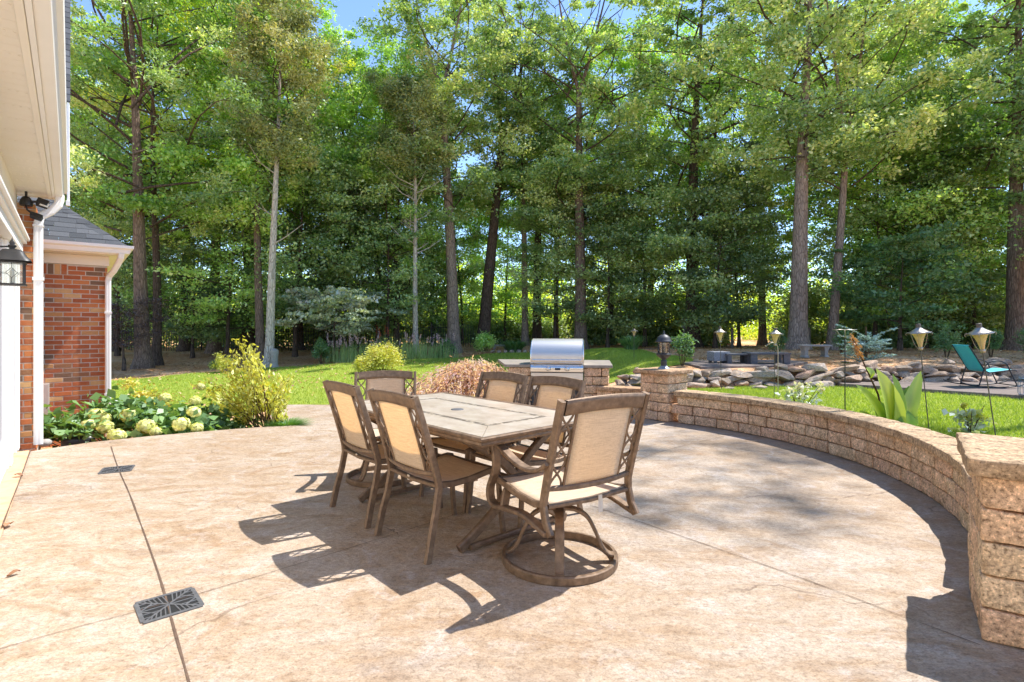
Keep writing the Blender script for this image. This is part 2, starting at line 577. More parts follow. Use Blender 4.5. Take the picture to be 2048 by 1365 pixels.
t = NT("weathered_deck")
v = t.coords(scale=(0.7, 9, 1))
f = t.noise(v, 3.0, 6, 0.7)
c = t.ramp(f, [(0.3, C(.11, .085, .075)), (0.5, C(.19, .15, .13)), (0.72, C(.28, .23, .195))])
M['deck'] = t.principled(c, 0.9, 0, t.bump(f, 0.4, 0.01), 0.2)
# -- metals
t = NT("stainless_steel")
f = t.noise(t.coords(scale=(1, 60, 60)), 6, 3)
M['steel'] = t.principled(t.ramp(f, [(0.3, C(.58, .55, .51)), (0.7, C(.70, .67, .63))]), 0.42, 1.0, t.bump(f, 0.05, 0.001))
M['chrome'] = NT("polished_steel").principled(C(.75, .74, .72), 0.14, 1.0)
M['copper'] = plain("aged_copper", [C(.56, .36, .18), C(.66, .48, .28), C(.50, .34, .20)], 14, 0.42, 0.35, bump=0.06)
M['pewter'] = plain("torch_roof_metal", [C(0.331, 0.286, 0.236), C(0.418, 0.367, 0.310)], 14, 0.36, 0.85, bump=0.06)
M['pole'] = plain("torch_pole_metal", [C(.10, .085, .07), C(.17, .14, .11)], 20, 0.6, 0.5, bump=0.1)
M['postlamp'] = plain("post_lamp_metal", [C(.045, .045, .05), C(.075, .075, .08)], 20, 0.5, 0.5, bump=0.1)
M['zinc'] = plain("post_lamp_base", [C(.30, .31, .34), C(.40, .41, .44)], 20, 0.5, 0.6, bump=0.1)
M['grate'] = plain("iron_grate", [C(0.091, 0.091, 0.095), C(0.147, 0.147, 0.150)], 40, 0.65, 0.4, bump=0.2)
M['pit'] = NT("drain_pit").principled(C(.008, .008, .008), 0.9)
M['teal'] = plain("teal_sling", [C(.03, .40, .46), C(.05, .48, .54)], 60, 0.7, bump=0.2)
M['darkframe'] = plain("dark_frame", [C(.02, .022, .025), C(.035, .035, .04)], 20, 0.4, 0.4, bump=0.05)
M['greywood'] = plain("grey_outdoor_plank", [C(.085, .082, .088), C(.135, .13, .135)], 20, 0.8, bump=0.2)
M['speckle'] = plain("speckled_planter", [C(.10, .10, .11), C(.24, .24, .26), C(.42, .42, .44)], 60, 0.8, bump=0.2)
M['bluewire'] = plain("blue_wire", [C(.08, .14, .22), C(.14, .20, .28)], 20, 0.4, 0.5, bump=0)
M['post'] = bark_mat("grey_post_wood", C(.12, .10, .08), C(.28, .24, .20))
# -- plants
M['bark'] = bark_mat("oak_bark", C(0.095, 0.062, 0.045), C(0.341, 0.245, 0.184))
M['barkd'] = bark_mat("dark_bark", C(0.053, 0.036, 0.026), C(0.182, 0.128, 0.095))
M['barkp'] = bark_mat("pale_bark", C(.40, .34, .28), C(.74, .67, .58))
M['barkg'] = bark_mat("grey_bark", C(0.164, 0.117, 0.090), C(0.479, 0.365, 0.286))
M['stem'] = bark_mat("shrub_stem", C(.10, .06, .03), C(.24, .16, .09), 4)
M['leaf'] = leaf_mat("oak_leaf", [(0, C(0.135, 0.245, 0.073)), (0.35, C(0.255, 0.409, 0.121)), (0.7, C(0.449, 0.605, 0.205)), (1, C(0.766, 0.818, 0.363))], 0.45, 0.09)
M['leafb'] = leaf_mat("maple_leaf", [(0, C(0.176, 0.354, 0.066)), (0.4, C(0.353, 0.605, 0.119)), (0.75, C(0.590, 0.845, 0.177)), (1, C(0.766, 0.845, 0.315))], 0.48, 0.09)
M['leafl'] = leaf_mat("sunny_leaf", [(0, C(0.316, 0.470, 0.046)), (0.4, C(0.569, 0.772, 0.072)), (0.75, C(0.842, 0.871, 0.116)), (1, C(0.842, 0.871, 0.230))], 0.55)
M['leafo'] = leaf_mat("juniper_leaf", [(0, C(0.163, 0.229, 0.076)), (0.5, C(0.328, 0.382, 0.121)), (1, C(0.577, 0.543, 0.207))], 0.3)
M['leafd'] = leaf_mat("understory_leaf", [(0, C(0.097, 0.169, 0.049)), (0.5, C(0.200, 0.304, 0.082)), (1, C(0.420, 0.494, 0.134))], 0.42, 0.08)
M['leafs'] = leaf_mat("dogwood_leaf", [(0, C(0.271, 0.357, 0.200)), (0.5, C(0.525, 0.577, 0.400)), (1, C(0.880, 0.849, 0.760))], 0.3, 0.1)
M['leafg'] = leaf_mat("fresh_green_leaf", [(0, C(0.078, 0.177, 0.054)), (0.5, C(0.155, 0.296, 0.095)), (1, C(0.280, 0.415, 0.169))], 0.45)
M['gold'] = leaf_mat("golden_leaf", [(0, C(0.338, 0.347, 0.036)), (0.4, C(0.575, 0.581, 0.072)), (0.75, C(0.719, 0.713, 0.162)), (1, C(0.592, 0.413, 0.108))], 0.4)
M['hydra'] = leaf_mat("hydrangea_leaf", [(0, C(0.100, 0.204, 0.055)), (0.5, C(0.188, 0.336, 0.099)), (1, C(0.325, 0.480, 0.187))], 0.35, 0.05)
M['bloom'] = leaf_mat("hydrangea_bloom", [(0, C(0.600, 0.640, 0.187)), (0.5, C(0.820, 0.820, 0.357)), (1, C(0.900, 0.890, 0.561))], 0.3, 0.02)
M['pinkleaf'] = leaf_mat("pink_maple_leaf", [(0, C(.50, .26, .25)), (0.4, C(.74, .50, .47)), (0.8, C(.86, .70, .67)), (1, C(.66, .60, .38))], 0.52, 0.03, 0.0)
M['sage'] = leaf_mat("sage_stem", [(0, C(.13, .24, .05)), (0.5, C(.25, .40, .09)), (1, C(.42, .52, .18))], 0.4)
M['purple'] = leaf_mat("purple_maple_leaf", [(0, C(.05, .025, .025)), (0.6, C(.10, .055, .05)), (1, C(.15, .10, .08))], 0.35)
M['blue'] = leaf_mat("blue_spruce_leaf", [(0, C(0.150, 0.255, 0.240)), (0.5, C(0.300, 0.450, 0.435)), (1, C(0.570, 0.720, 0.705))], 0.2, 0.05)
M['canna'] = leaf_mat("canna_leaf", [(0, C(0.115, 0.265, 0.026)), (0.5, C(0.346, 0.510, 0.035)), (1, C(0.595, 0.673, 0.088))], 0.5, 0.07)
M['flower'] = leaf_mat("pale_flower", [(0, C(.62, .55, .40)), (0.5, C(.75, .72, .62)), (1, C(.8, .78, .55))], 0.3)
M['spike'] = leaf_mat("lilac_spike", [(0, C(.50, .33, .40)), (0.6, C(.62, .44, .48)), (1, C(.66, .46, .40))], 0.3)
M['redflower'] = leaf_mat("red_flower", [(0, C(.55, .04, .03)), (1, C(.6, .14, .05))], 0.3)
M['cannaflower'] = leaf_mat("dry_canna_flower", [(0, C(.45, .20, .05)), (1, C(.62, .38, .12))], 0.3)
M['dryleaf'] = leaf_mat("dry_leaf", [(0, C(0.293, 0.134, 0.060)), (0.5, C(0.585, 0.327, 0.158)), (1, C(0.880, 0.684, 0.422))], 0.2)
# ------------------------------------------------------------------ frames of reference
A_H = math.radians(39.0)
VN = Vector((math.cos(A_H), math.sin(A_H), 0))       # out of the house wall
VD = Vector((-math.sin(A_H), math.cos(A_H), 0))      # along the house wall, away


def HW(v, u, z=0.0):
    return VN * v + VD * u + Vector((0, 0, z))


ARC_C = Vector((0.107, 5.02, 0))
ARC_R = 3.2

# ------------------------------------------------------------------ terrain
CTRL = np.array([
    (-6, 8, -.42), (-8, 8, -.42), (-5, 7, -.38), (-4.0, 7.6, -.26), (-3.7, 9.4, -.16), (-3.0, 9.4, -.12), (-10, 12, -.42), (-2.6, 8.0, -.07),
    (0, 3, -.10), (-3, 4, -.10), (0, 8, -.08), (2, 4, -.10), (3, 6, -.09), (-1, 6, -.10), (0, 0, -.12), (4, 0, -.1), (-6, 3, -.2),
    (4.8, 6.3, .04), (4.3, 5, .06), (7, 7, .04), (6, 9.5, .0), (10, 8, .0), (3, 10.5, -.02), (4, 8.2, .0), (9, 10.5, .02), (14, 10, .0),
    (-12.2, 16.6, -.35), (-10.4, 19.4, -.30), (-9.1, 21, -.20), (-6.9, 21.6, -.15), (-5.2, 22.1, -.08), (-3, 22.9, 0.0), (-.5, 24.3, .12),
    (3.0, 23.4, .14), (4.4, 19.9, .14), (5.2, 17.9, .0), (-1.5, 12, -.10), (1, 13, -.04), (-5, 15, -.22), (0, 18, .0),
    (-15, 21, -.25), (-18, 27, .1), (-10, 28, .12), (-4, 30, .35), (3, 30, .35), (10, 28, .3), (18, 28, .3), (26, 26, .3), (-24, 30, .2),
    (7, 15, .02), (11, 16, .08), (8, 20, .12), (14, 20, .12), (18, 16, .1), (-20, 15, -.3), (-25, 8, -.4), (25, 10, .0), (20, 0, 0), (-20, 0, -.3),
    (-10, 38, .4), (0, 40, .4), (12, 40, .4), (25, 38, .4), (-25, 38, .4)], dtype=float)


def sstep(a, b, x):
    t = np.clip((x - a) / (b - a), 0, 1)
    return t * t * (3 - 2 * t)


def rock_y(x):
    return 11.75 + 0.09 * np.clip(x - 3, -3, 12) + 0.12 * np.sin(x * 1.7)


def zt(x, y):
    x = np.asarray(x, float)
    y = np.asarray(y, float)
    d2 = (x[..., None] - CTRL[:, 0]) ** 2 + (y[..., None] - CTRL[:, 1]) ** 2
    w = 1.0 / (d2 + 0.35) ** 1.7
    z = (w * CTRL[:, 2]).sum(-1) / w.sum(-1)
    up = 0.36 * sstep(2.0, 3.6, x) * sstep(-0.12, 0.18, y - rock_y(x)) * (1 - sstep(19, 29, y))
    hill = 0.03 * np.sin(x * 0.9 + 0.3 * y) * sstep(9, 14, y)
    # keep the soil under the round patio
    r = np.hypot(x - ARC_C.x, y - ARC_C.y)
    pit = -0.10 * (1 - sstep(ARC_R + 0.15, ARC_R + 0.55, r))
    z = np.minimum(z + up + hill, np.where(r < ARC_R + 0.15, -0.06, 99)) + pit * 0
    return z


def ztf(x, y):
    return float(zt(np.array([x]), np.array([y]))[0])


def axis(a, b, step, far):
    fine = np.arange(a, b + 1e-6, step)
    left = a - np.cumsum(np.array([step * 1.35 ** k for k in range(1, 23)]))
    right = b + np.cumsum(np.array([step * 1.35 ** k for k in range(1, 23)]))
    return np.concatenate([left[::-1], fine, right])


xs = axis(-22, 24, 0.25, 300)
ys = axis(-2, 34, 0.22, 300)
X, Y = np.meshgrid(xs, ys, indexing='ij')
Z = zt(X, Y)
nx, ny = X.shape
idx = np.arange(nx * ny).reshape(nx, ny)
fc = np.stack([idx[:-1, :-1], idx[1:, :-1], idx[1:, 1:], idx[:-1, 1:]], -1).reshape(-1, 4)
structure(mesh_np("ground", np.stack([X, Y, Z], -1).reshape(-1, 3), fc, M['mulch'], smooth=True))


def smooth_line(pts, n):
    """Catmull-Rom through 2-D points, resampled to n by arc length."""
    P = [np.array(p[:2], float) for p in pts]
    P = [2 * P[0] - P[1]] + P + [2 * P[-1] - P[-2]]
    o = []
    for i in range(1, len(P) - 2):
        for k in range(24):
            t = k / 24
            o.append(0.5 * ((2 * P[i]) + (-P[i - 1] + P[i + 1]) * t + (2 * P[i - 1] - 5 * P[i] + 4 * P[i + 1] - P[i + 2]) * t * t + (-P[i - 1] + 3 * P[i] - 3 * P[i + 1] + P[i + 2]) * t ** 3))
    o.append(P[-2])
    o = np.array(o)
    s = np.r_[0, np.cumsum(np.hypot(*np.diff(o, axis=0).T))]
    q = np.linspace(0, s[-1], n)
    return np.c_[np.interp(q, s, o[:, 0]), np.interp(q, s, o[:, 1])]


def lawn(name, near, far, n, m, blades, seed):
    a, b = smooth_line(near, n), smooth_line(far, n)
    tt = np.linspace(0, 1, m)[None, :, None]
    P = a[:, None, :] * (1 - tt) + b[:, None, :] * tt
    z = zt(P[..., 0], P[..., 1]) + 0.018
    co = np.concatenate([P, z[..., None]], -1)
    idx = np.arange(n * m).reshape(n, m)
    fc = np.stack([idx[:-1, :-1], idx[1:, :-1], idx[1:, 1:], idx[:-1, 1:]], -1).reshape(-1, 4)
    structure(mesh_np(name, co.reshape(-1, 3), fc, M['lawn'], smooth=True))
    rg = np.random.default_rng(seed)
    # denser towards the camera so the blades read at every distance
    i = rg.uniform(0, n - 1.001, blades)
    j = (m - 1.001) * rg.uniform(0, 1, blades)
    i0, j0 = i.astype(int), j.astype(int)
    fi, fj = (i - i0)[:, None], (j - j0)[:, None]
    p = (co[i0, j0] * (1 - fi) * (1 - fj) + co[i0 + 1, j0] * fi * (1 - fj) + co[i0, j0 + 1] * (1 - fi) * fj + co[i0 + 1, j0 + 1] * fi * fj)
    h = rg.uniform(.025, .06, blades)
    ang = rg.uniform(0, 2 * PI, blades)
    w = rg.uniform(.004, .008, blades)
    dx = np.c_[np.cos(ang) * w, np.sin(ang) * w, np.zeros(blades)]
    lean = np.c_[rg.normal(0, .02, blades), rg.normal(0, .02, blades), h]
    v = np.stack([p - dx, p + dx, p + lean], 1).reshape(-1, 3)
    f = np.arange(blades * 3).reshape(-1, 3)
    tone = np.repeat(np.clip(rg.normal(.5, .22, blades), 0, 1), 3)
    o = mesh_np("grass", v, f, M['blade'], attrs={'tone': tone})
    return stuff(o)


g0 = lawn("lawn", [(-13.5, 12.0), (-9.5, 10.2), (-6.8, 10.2), (-4.9, 9.75), (-3.75, 9.5), (-3.0, 9.55), (-2.45, 10.4), (-1.7, 11.7), (-.5, 12.9), (1, 13.1), (2.2, 12.75), (3.6, 12.9), (4.6, 14.0), (5.1, 15.5)],
          [(-16, 17.2), (-12.2, 16.6), (-10.4, 19.0), (-9.1, 20.6), (-6.9, 21.4), (-5.2, 22.1), (-3, 22.9), (-1.7, 23.6), (-.5, 24.3), (1.4, 24.2), (3.0, 23.4), (4.4, 19.9), (5.0, 18.4), (5.2, 17.9)], 150, 70, 110000, 3)
g0['label'] = "short sunlit turf of the wide back lawn"
g0['category'] = "grass"
arc = [(ARC_C.x + math.cos(a) * (ARC_R + .42), ARC_C.y + math.sin(a) * (ARC_R + .42)) for a in [math.radians(q) for q in (66, 52, 40, 28, 15, 2, -12, -26, -40)]]
g1 = lawn("lawn", arc, [(2.2, 11.35), (3.2, 11.35), (4.4, 11.45), (5.6, 11.75), (7.0, 11.7), (8.0, 10.6), (8.9, 9.6), (9.8, 8.2), (10.2, 6.0)], 110, 60, 70000, 4)
g1['label'] = "patchy turf of the small lawn behind the curved wall"
g1['category'] = "grass"

# ------------------------------------------------------------------ patio
edge_px = [(60, 903), (100, 897), (180, 885), (300, 872.5), (420, 862), (520, 854.5), (590, 851.5), (615, 853)]
edge = [G(*p) for p in edge_px]
poly = []
a0, a1 = math.radians(56), math.radians(-38)
for k in range(60):
    a = a0 + (a1 - a0) * k / 59
    poly.append((ARC_C.x + math.cos(a) * (ARC_R + .1), ARC_C.y + math.sin(a) * (ARC_R + .1)))
poly += [(3.6, 2.6), (3.6, -2.0), (0.5, -3.5)]
q = HW(-.34, -3.0)
poly += [(q.x, q.y)]
q = HW(-.34, 7.45)
poly += [(q.x, q.y)]
poly += [(p.x, p.y) for p in edge]
back = [(-2.35, 6.6), (-1.9, 6.75), (-1.3, 7.3), (-.9, 8.2), (-.3, 8.75), (.9, 8.7), (1.5, 8.5), (1.75, 8.0)]
poly += back
# fine sheet: cut into a grid for shading is not needed, one slab is enough
mb = MB().prism(poly[::-1], -0.14, 0.0)
structure(mb.build("patio", M['patio'], bevel=0.006))
# brick threshold strip between patio and door
mb = MB()
q = [HW(-.335, -3), HW(-.335, 7.62), HW(-.47, 7.62), HW(-.47, -3)]
mb.prism([(p.x, p.y) for p in q], -.12, 0.012)
structure(mb.build("door_threshold_paving", M['brickledge'], bevel=0.004))


def ribbon(name, px, w, mat, z=0.004):
    P = [G(a, b, z) for a, b in px]
    P = smooth_line([(p.x, p.y) for p in P], 70)
    mb = MB()
    L, R = [], []
    for i in range(len(P)):
        d = P[min(i + 1, len(P) - 1)] - P[max(i - 1, 0)]
        d = np.array([-d[1], d[0]]) / np.hypot(*d)
        k = w * (0.6 + 0.5 * noise.noise((P[i][0] * 6, P[i][1] * 6, 1)))
        L.append(Vector((P[i][0] + d[0] * k, P[i][1] + d[1] * k, z)))
        R.append(Vector((P[i][0] - d[0] * k, P[i][1] - d[1] * k, z)))
    mb.grid([R, L])
    return structure(mb.build(name, mat))


ribbon("patio_joint", [(386, 1395), (375, 1352), (352, 1270), (318, 1150), (277, 1035), (258, 985), (236, 935), (222, 893)], .0065, M['joint'])
ribbon("patio_joint", [(0, 1297), (150, 1255), (300, 1215), (560, 1139), (760, 1077), (940, 1020), (1040, 988)], .003, M['joint'])
ribbon("patio_joint", [(1180, 1010), (1400, 1085), (1600, 1155), (1800, 1230), (1960, 1290)], .0035, M['joint'])
ribbon("patio_joint", [(1240, 938), (1320, 904), (1450, 872)], .003, M['joint'])
ribbon("patio_joint", [(62, 899), (40, 960), (22, 1006), (3, 1057)], .006, M['joint'], z=.017)

# lower path that curls away behind the planting bed
near = smooth_line([(-3.05, 6.75), (-2.5, 6.3), (-2.0, 6.2), (-1.4, 6.5), (-.9, 7.2), (-.5, 8.0), (.0, 8.5)], 40)
far = smooth_line([(-4.1, 9.35), (-3.7, 9.42), (-3.0, 9.47), (-2.4, 10.3), (-1.9, 10.6), (-1.2, 10.5), (-.6, 10.0)], 40)
mb = MB()
rows = []
for k in range(14):
    s_ = k / 13
    p = near * (1 - s_) + far * s_
    rows.append([Vector((a, b, max(ztf(a, b) + .035, -.035) - .0 * s_)) for a, b in p])
mb.grid(rows[::-1])
structure(mb.build("stone_path", M['patio']))

# deck boards between the small lawn and the rock wall on the right
dk = [(7.05, 11.65), (7.2, 12.55), (9, 12.85), (13.5, 13.1), (13.5, 7.5), (10.6, 7.6), (9.85, 8.6), (8.85, 9.75), (7.9, 10.75)]
structure(MB().prism(dk[::-1], -.05, .10).build("wooden_deck", M['deck'], bevel=.01))
dk = [(4.25, 12.25), (4.3, 14.2), (7.4, 15.0), (7.6, 14.0), (6.4, 12.7)]
structure(MB().prism(dk[::-1], .2, .415).build("wooden_deck", M['deck'], bevel=.01))
# ------------------------------------------------------------------ house (local frame: x = out of the wall, y = along it)
house = thing("brick_house", "red brick house with white trim, grey shingle roof and a low bay wing", "house", (0, 0, 0), A_H)


def bricks(mb, o, du, dn, W, H, seed, bl=.194, bh=.057, j=.0105, depth=.03, soldier=None):
    """Running bond of single bricks on a plane; o lower corner, du along, dn outward."""
    rg = random.Random(seed)
    o, du, dn = Vector(o), Vector(du), Vector(dn)
    r, z = 0, 0.0
    while z + bh * .5 < H:
        x = -(bl + j) * (0.5 if r % 2 else 0.0)
        hh = min(bh, H - z)
        while x < W:
            a, b = max(x, 0), min(x + bl, W)
            if b - a > .02:
                e = rg.uniform(-.0025, .0025)
                c = o + du * ((a + b) / 2) + dn * (depth / 2 + e) + Vector((0, 0, z + hh / 2))
                hx, hz = (b - a) / 2 - rg.uniform(0, .0015), hh / 2 - rg.uniform(0, .001)
                k = .003
                vs = []
                for sn, ins in ((-depth / 2, 0), (depth / 2 - k, 0), (depth / 2, k)):
                    for sx, sz in ((-1, -1), (1, -1), (1, 1), (-1, 1)):
                        vs.append(c + du * (sx * (hx - ins)) + Vector((0, 0, sz * (hz - ins))) + dn * sn)
                fs = [(8, 9, 10, 11)]
                for l in (0, 4):
                    for q in range(4):
                        fs.append((l + q, l + (q + 1) % 4, l + 4 + (q + 1) % 4, l + 4 + q))
                mb.add(vs, fs)
            x += bl + j
        z += bh + j
        r += 1
    return mb


# bay wing: front face looks back at the patio (-y), side face looks out (+x)
BX, BY = 0.40, 10.22
BZ, BT = -.50, 2.215
mbk = MB()
bricks(mbk, (-1.0, BY, BZ), (1, 0, 0), (0, -1, 0), 1.40, BT - BZ - .15, 11)
for k in range(13):                                  # soldier bricks under the frieze
    x = -1.0 + k * .0745
    mbk.box((x + .032, BY - .015, BT - .075 - .005), (.061, .03, .145))
bricks(mbk, (-1.0 + 13 * .0745 + .004, BY, BT - .15), (1, 0, 0), (0, -1, 0), 1.40 - 13 * .0745, .14, 12)
bricks(mbk, (BX, BY - .03, BZ), (0, 1, 0), (1, 0, 0), 3.2, BT - BZ, 13)
# pier beside the door recess
bricks(mbk, (-.60, 8.0, -.1), (1, 0, 0), (0, -1, 0), .27, 2.75, 14)
bricks(mbk, (-.33, 7.97, -.1), (0, 1, 0), (1, 0, 0), 2.22, 2.75, 15)
mbk.build("brickwork", M['brick'], house)
mm = MB().span((-1.0, BY, BZ), (BX - .001, 13.4, BT)).span((-.62, 8.0, -.3), (-.331, BY - .002, 2.66))
mm.span((BX - .001, BY + .0, BZ), (BX + .025, 13.4, BT))
mm.span((-1.0, BY - .025, BZ), (BX + .025, BY, BT))
mm.span((-.62, 7.976, -.3), (-.332, 8.0, 2.66)).span((-.331, 7.976, -.3), (-.306, BY - .02, 2.66))
mm.build("mortar_bed", M['mortar'], house)
# frieze boards and soffit of the bay
fb = MB().span((-1.0, BY - .05, BT + .002), (BX + .05, BY - .002, 2.36)).span((BX + .002, BY - .002, BT + .002), (BX + .05, 13.4, 2.36))
fb.span((-1.0, BY - .36, 2.362), (BX + .22, BY - .0, 2.385)).span((BX, BY, 2.362), (BX + .22, 13.4, 2.385))
fb.build("frieze_board", M['cream'], house, bevel=.004)
# gutter of the bay, K profile, wrapping the corner
prof = [(0, 0), (.075, 0), (.095, .055), (.125, .075), (.13, .115), (.118, .115), (.11, .085), (.085, .07), (.068, .012), (.012, .012), (.012, .11), (0, .11)]
EX, EY = BX + .20, BY - .34


mb = MB()
rings = []
for ring in range(3):
    r = []
    for (d, h) in prof:
        if ring == 0:
            r.append(Vector((-1.0, EY - d, 2.38 + h)))
        elif ring == 1:
            r.append(Vector((EX + d, EY - d, 2.38 + h)))
        else:
            r.append(Vector((EX + d, 13.4, 2.38 + h)))
    rings.append(r)
m = len(prof)
vs = [v for r in rings for v in r]
fs = [(i * m + k, i * m + (k + 1) % m, (i + 1) * m + (k + 1) % m, (i + 1) * m + k) for i in range(2) for k in range(m)]
mb.add(vs, fs)
mb.build("gutter", M['white'], house)


def downspout(path, w, d, name="downspout"):
    mb = MB()
    n = 20
    sec = []
    for k in range(n):                                # ribbed rectangular pipe
        a = 2 * PI * k / n
        c, s_ = math.cos(a), math.sin(a)
        q = max(abs(c), abs(s_))
        rib = 1 - (.05 if k % 2 else 0)
        sec.append((c / q * w / 2 * rib, s_ / q * d / 2 * rib))
    mb.sweep(path, sec, lat=(1, 0, 0))
    return mb


dn = downspout([(EX - .02, EY - .05, 2.385), (EX - .025, EY - .03, 2.33), (BX + .15, EY + .05, 2.25), (BX + .10, BY - .19, 2.14), (BX + .05, BY - .10, 2.07), (BX + .035, BY - .075, 2.0), (BX + .035, BY - .075, 1.0), (BX + .035, BY - .075, -.35)], .075, .06)
o = dn.build("downspout", M['white'], house, bevel=.003)
for z in (1.52, .3):
    MB().box((BX + .035, BY - .075, z), (.09, .075, .03)).build("strap", M['white'], o)

# bay roof: hip with separate shingles in courses
SL = .86


def hipz(d):
    return 2.485 + SL * d


mb = MB()
course = .125
RG = random.Random(5)
for side in (0, 1):
    for r in range(16):
        d0, d1 = r * course / math.hypot(1, SL), (r + 1.06) * course / math.hypot(1, SL)
        x = -2.6 if side == 0 else -0.0
        L = 0
        while True:
            w = RG.uniform(.13, .34)
            if side == 0:
                a, b = x, x + w
                lim0, lim1 = EX + .05 - d0, EX + .05 - d1
                if a > lim0:
                    break
                b0, b1 = min(b, lim0), min(b, lim1)
                a1 = min(a, lim1)
                th = RG.choice((.010, .010, .018))
                P = [(a + .002, EY - .06 + d0, hipz(d0) + th), (b0, EY - .06 + d0, hipz(d0) + th), (b1, EY - .06 + d1, hipz(d1) + .003), (a1 + .002, EY - .06 + d1, hipz(d1) + .003)]
                Q = [(p[0], p[1], p[2] - .02) for p in P]
                mb.add(P + Q, [(0, 1, 2, 3), (0, 4, 5, 1)])
                x += w
            else:
                y0 = EY - .06 + d0 + L
                if y0 > 13.4:
                    break
                th = RG.choice((.010, .010, .018))
                ya, yb = y0, y0 + w
                y1 = max(ya, EY - .06 + d1)
                P = [(EX + .05 - d0, ya, hipz(d0) + th), (EX + .05 - d0, yb, hipz(d0) + th), (EX + .05 - d1, max(yb, y1), hipz(d1) + .003), (EX + .05 - d1, y1, hipz(d1) + .003)]
                mb.add(P, [(0, 1, 2, 3)])
                L += w
roof = mb.build("roof", M['shingle'], house)
mc = MB()
for k in range(15):                                   # hip cap shingles
    d0, d1 = k * .11 - .02, k * .11 + .15
    c0 = Vector((EX + .05 - d0, EY - .06 + d0, hipz(d0) + .022))
    c1 = Vector((EX + .05 - d1, EY - .06 + d1, hipz(d1) + .008))
    w = .125
    L0, L1 = c0 + Vector((-w, 0, -.012)), c1 + Vector((-w, 0, -.012))
    R0, R1 = c0 + Vector((0, w, -.012)), c1 + Vector((0, w, -.012))
    mc.add([L0, c0, R0, R1, c1, L1], [(0, 1, 4, 5), (1, 2, 3, 4)])
    mc.add([L0, L1, L1 - Vector((0, 0, .015)), L0 - Vector((0, 0, .015))], [(0, 1, 2, 3)])
    mc.add([L0, c0, c0 - Vector((0, 0, .02)), L0 - Vector((0, 0, .02))], [(3, 2, 1, 0)])
mc.build("hip_cap", M['shingle'], roof)

# main wall with the door recess
mw = MB().span((-.6, -4.0, 2.27), (-.45, 7.96, 2.75)).span((-.6, -4, -.2), (-.47, 5.2, 2.27))
mw.build("upper_wall", M['cream'], house)
tr = MB()
for y0, y1, x in ((6.72, 6.82, -.44), (6.84, 7.02, -.425), (7.04, 7.14, -.44), (7.16, 7.50, -.452), (7.52, 7.62, -.43), (7.64, 7.82, -.42), (7.83, 7.93, -.44)):
    tr.span((-.60, y0, .012), (x, y1, 2.10))
tr.span((-.6, 4.2, 2.102), (-.40, 7.93, 2.20)).span((-.6, 4.2, 2.202), (-.37, 7.955, 2.235)).span((-.6, 4.2, 2.237), (-.345, 7.96, 2.268))
tr.span((-.6, 5.2, .013), (-.45, 6.718, .10))
tr.build("door_casing", M['white'], house, bevel=.006)
dr = MB().span((-.56, 5.2, .102), (-.49, 6.715, 2.09)).build("door", M['glass'], house)
MB().span((-.57, 6.60, .104), (-.47, 6.714, 2.095)).span((-.57, 5.2, .104), (-.47, 6.598, .28)).build("door_frame", M['white'], dr, bevel=.004)

# main eave: vented soffit boards, fascia and gutter
so = MB()
y = -4.0
k = 0
while y < 8.0:
    so.span((-.452, y, 2.752), (-.165, min(y + .098, 8.02), 2.762))
    if k % 3 == 1:
        for q in range(6):
            xx = -.42 + q * .04
            so.span((xx, y + .02, 2.7495), (xx + .012, y + .08, 2.7519))
    y += .1
    k += 1
so.build("soffit", M['cream'], house)
sb = MB().span((-.6, -4, 2.764), (-.16, 8.03, 2.79)).span((-.20, -4, 2.738), (-.163, 8.03, 2.7515))
sb.build("soffit_trim", M['cream'], house, bevel=.004)
fa = MB().span((-.160, -4, 2.742), (-.135, 8.035, 2.96)).span((-.6, 8.036, 2.742), (-.135, 8.06, 2.95))
fa.build("fascia", M['white'], house)
mb = MB()
ring0 = [Vector((-.134 + d * .85, -4.0, 2.765 + h * 1.1)) for d, h in prof]
ring1 = [Vector((-.134 + d * .85, 8.05, 2.765 + h * 1.1)) for d, h in prof]
mb.add(ring0 + ring1, [(k, (k + 1) % m, m + (k + 1) % m, m + k) for k in range(m)])
mb.add(ring1, [tuple(range(m))])
mb.build("gutter", M['white'], house)
# roof above the eave and the rake of the wing beyond
mr = MB()
RG = random.Random(9)
for r in range(14):
    d0, d1 = r * .1, (r + 1.05) * .1
    y = -4.0
    while y < 8.1:
        w = RG.uniform(.2, .4)
        P = [(-.10 - d0, y, 2.90 + .8 * d0 + .008), (-.10 - d0, min(y + w, 8.1), 2.90 + .8 * d0 + .008), (-.10 - d1, min(y + w, 8.1), 2.90 + .8 * d1), (-.10 - d1, y, 2.90 + .8 * d1)]
        mr.add(P + [(p[0], p[1], p[2] - .02) for p in P], [(0, 1, 2, 3), (0, 4, 5, 1)])
        y += w
# gable slope of the taller wing, facing the patio
y0 = 8.35
for r in range(26):
    d0, d1 = r * .1, (r + 1.05) * .1
    x = -1.2
    while x < -.005:
        w = RG.uniform(.2, .4)
        b = min(x + w, -.003)
        P = [(x, y0 + d0, 3.98 + 1.15 * d0 + .012), (b, y0 + d0, 3.98 + 1.15 * d0 + .012), (b, y0 + d1, 3.98 + 1.15 * d1), (x, y0 + d1, 3.98 + 1.15 * d1)]
        mr.add(P + [(p[0], p[1], p[2] - .02) for p in P], [(0, 1, 2, 3), (0, 4, 5, 1)])
        x += w
mr.build("roof", M['shingle'], house)
wg = MB().span((-.9, y0 + .02, 2.90), (-.035, y0 + .12, 3.95)).span((-.034, y0 + .0, 2.76), (-.012, y0 + .10, 3.97)).span((-.045, y0 - .03, 2.74), (-.006, y0 + .02, 2.80))
wg.span((-.012, y0 + .03, 2.80), (-.008, y0 + .04, 3.96))
wg.build("rake_board", M['white'], house, bevel=.003)
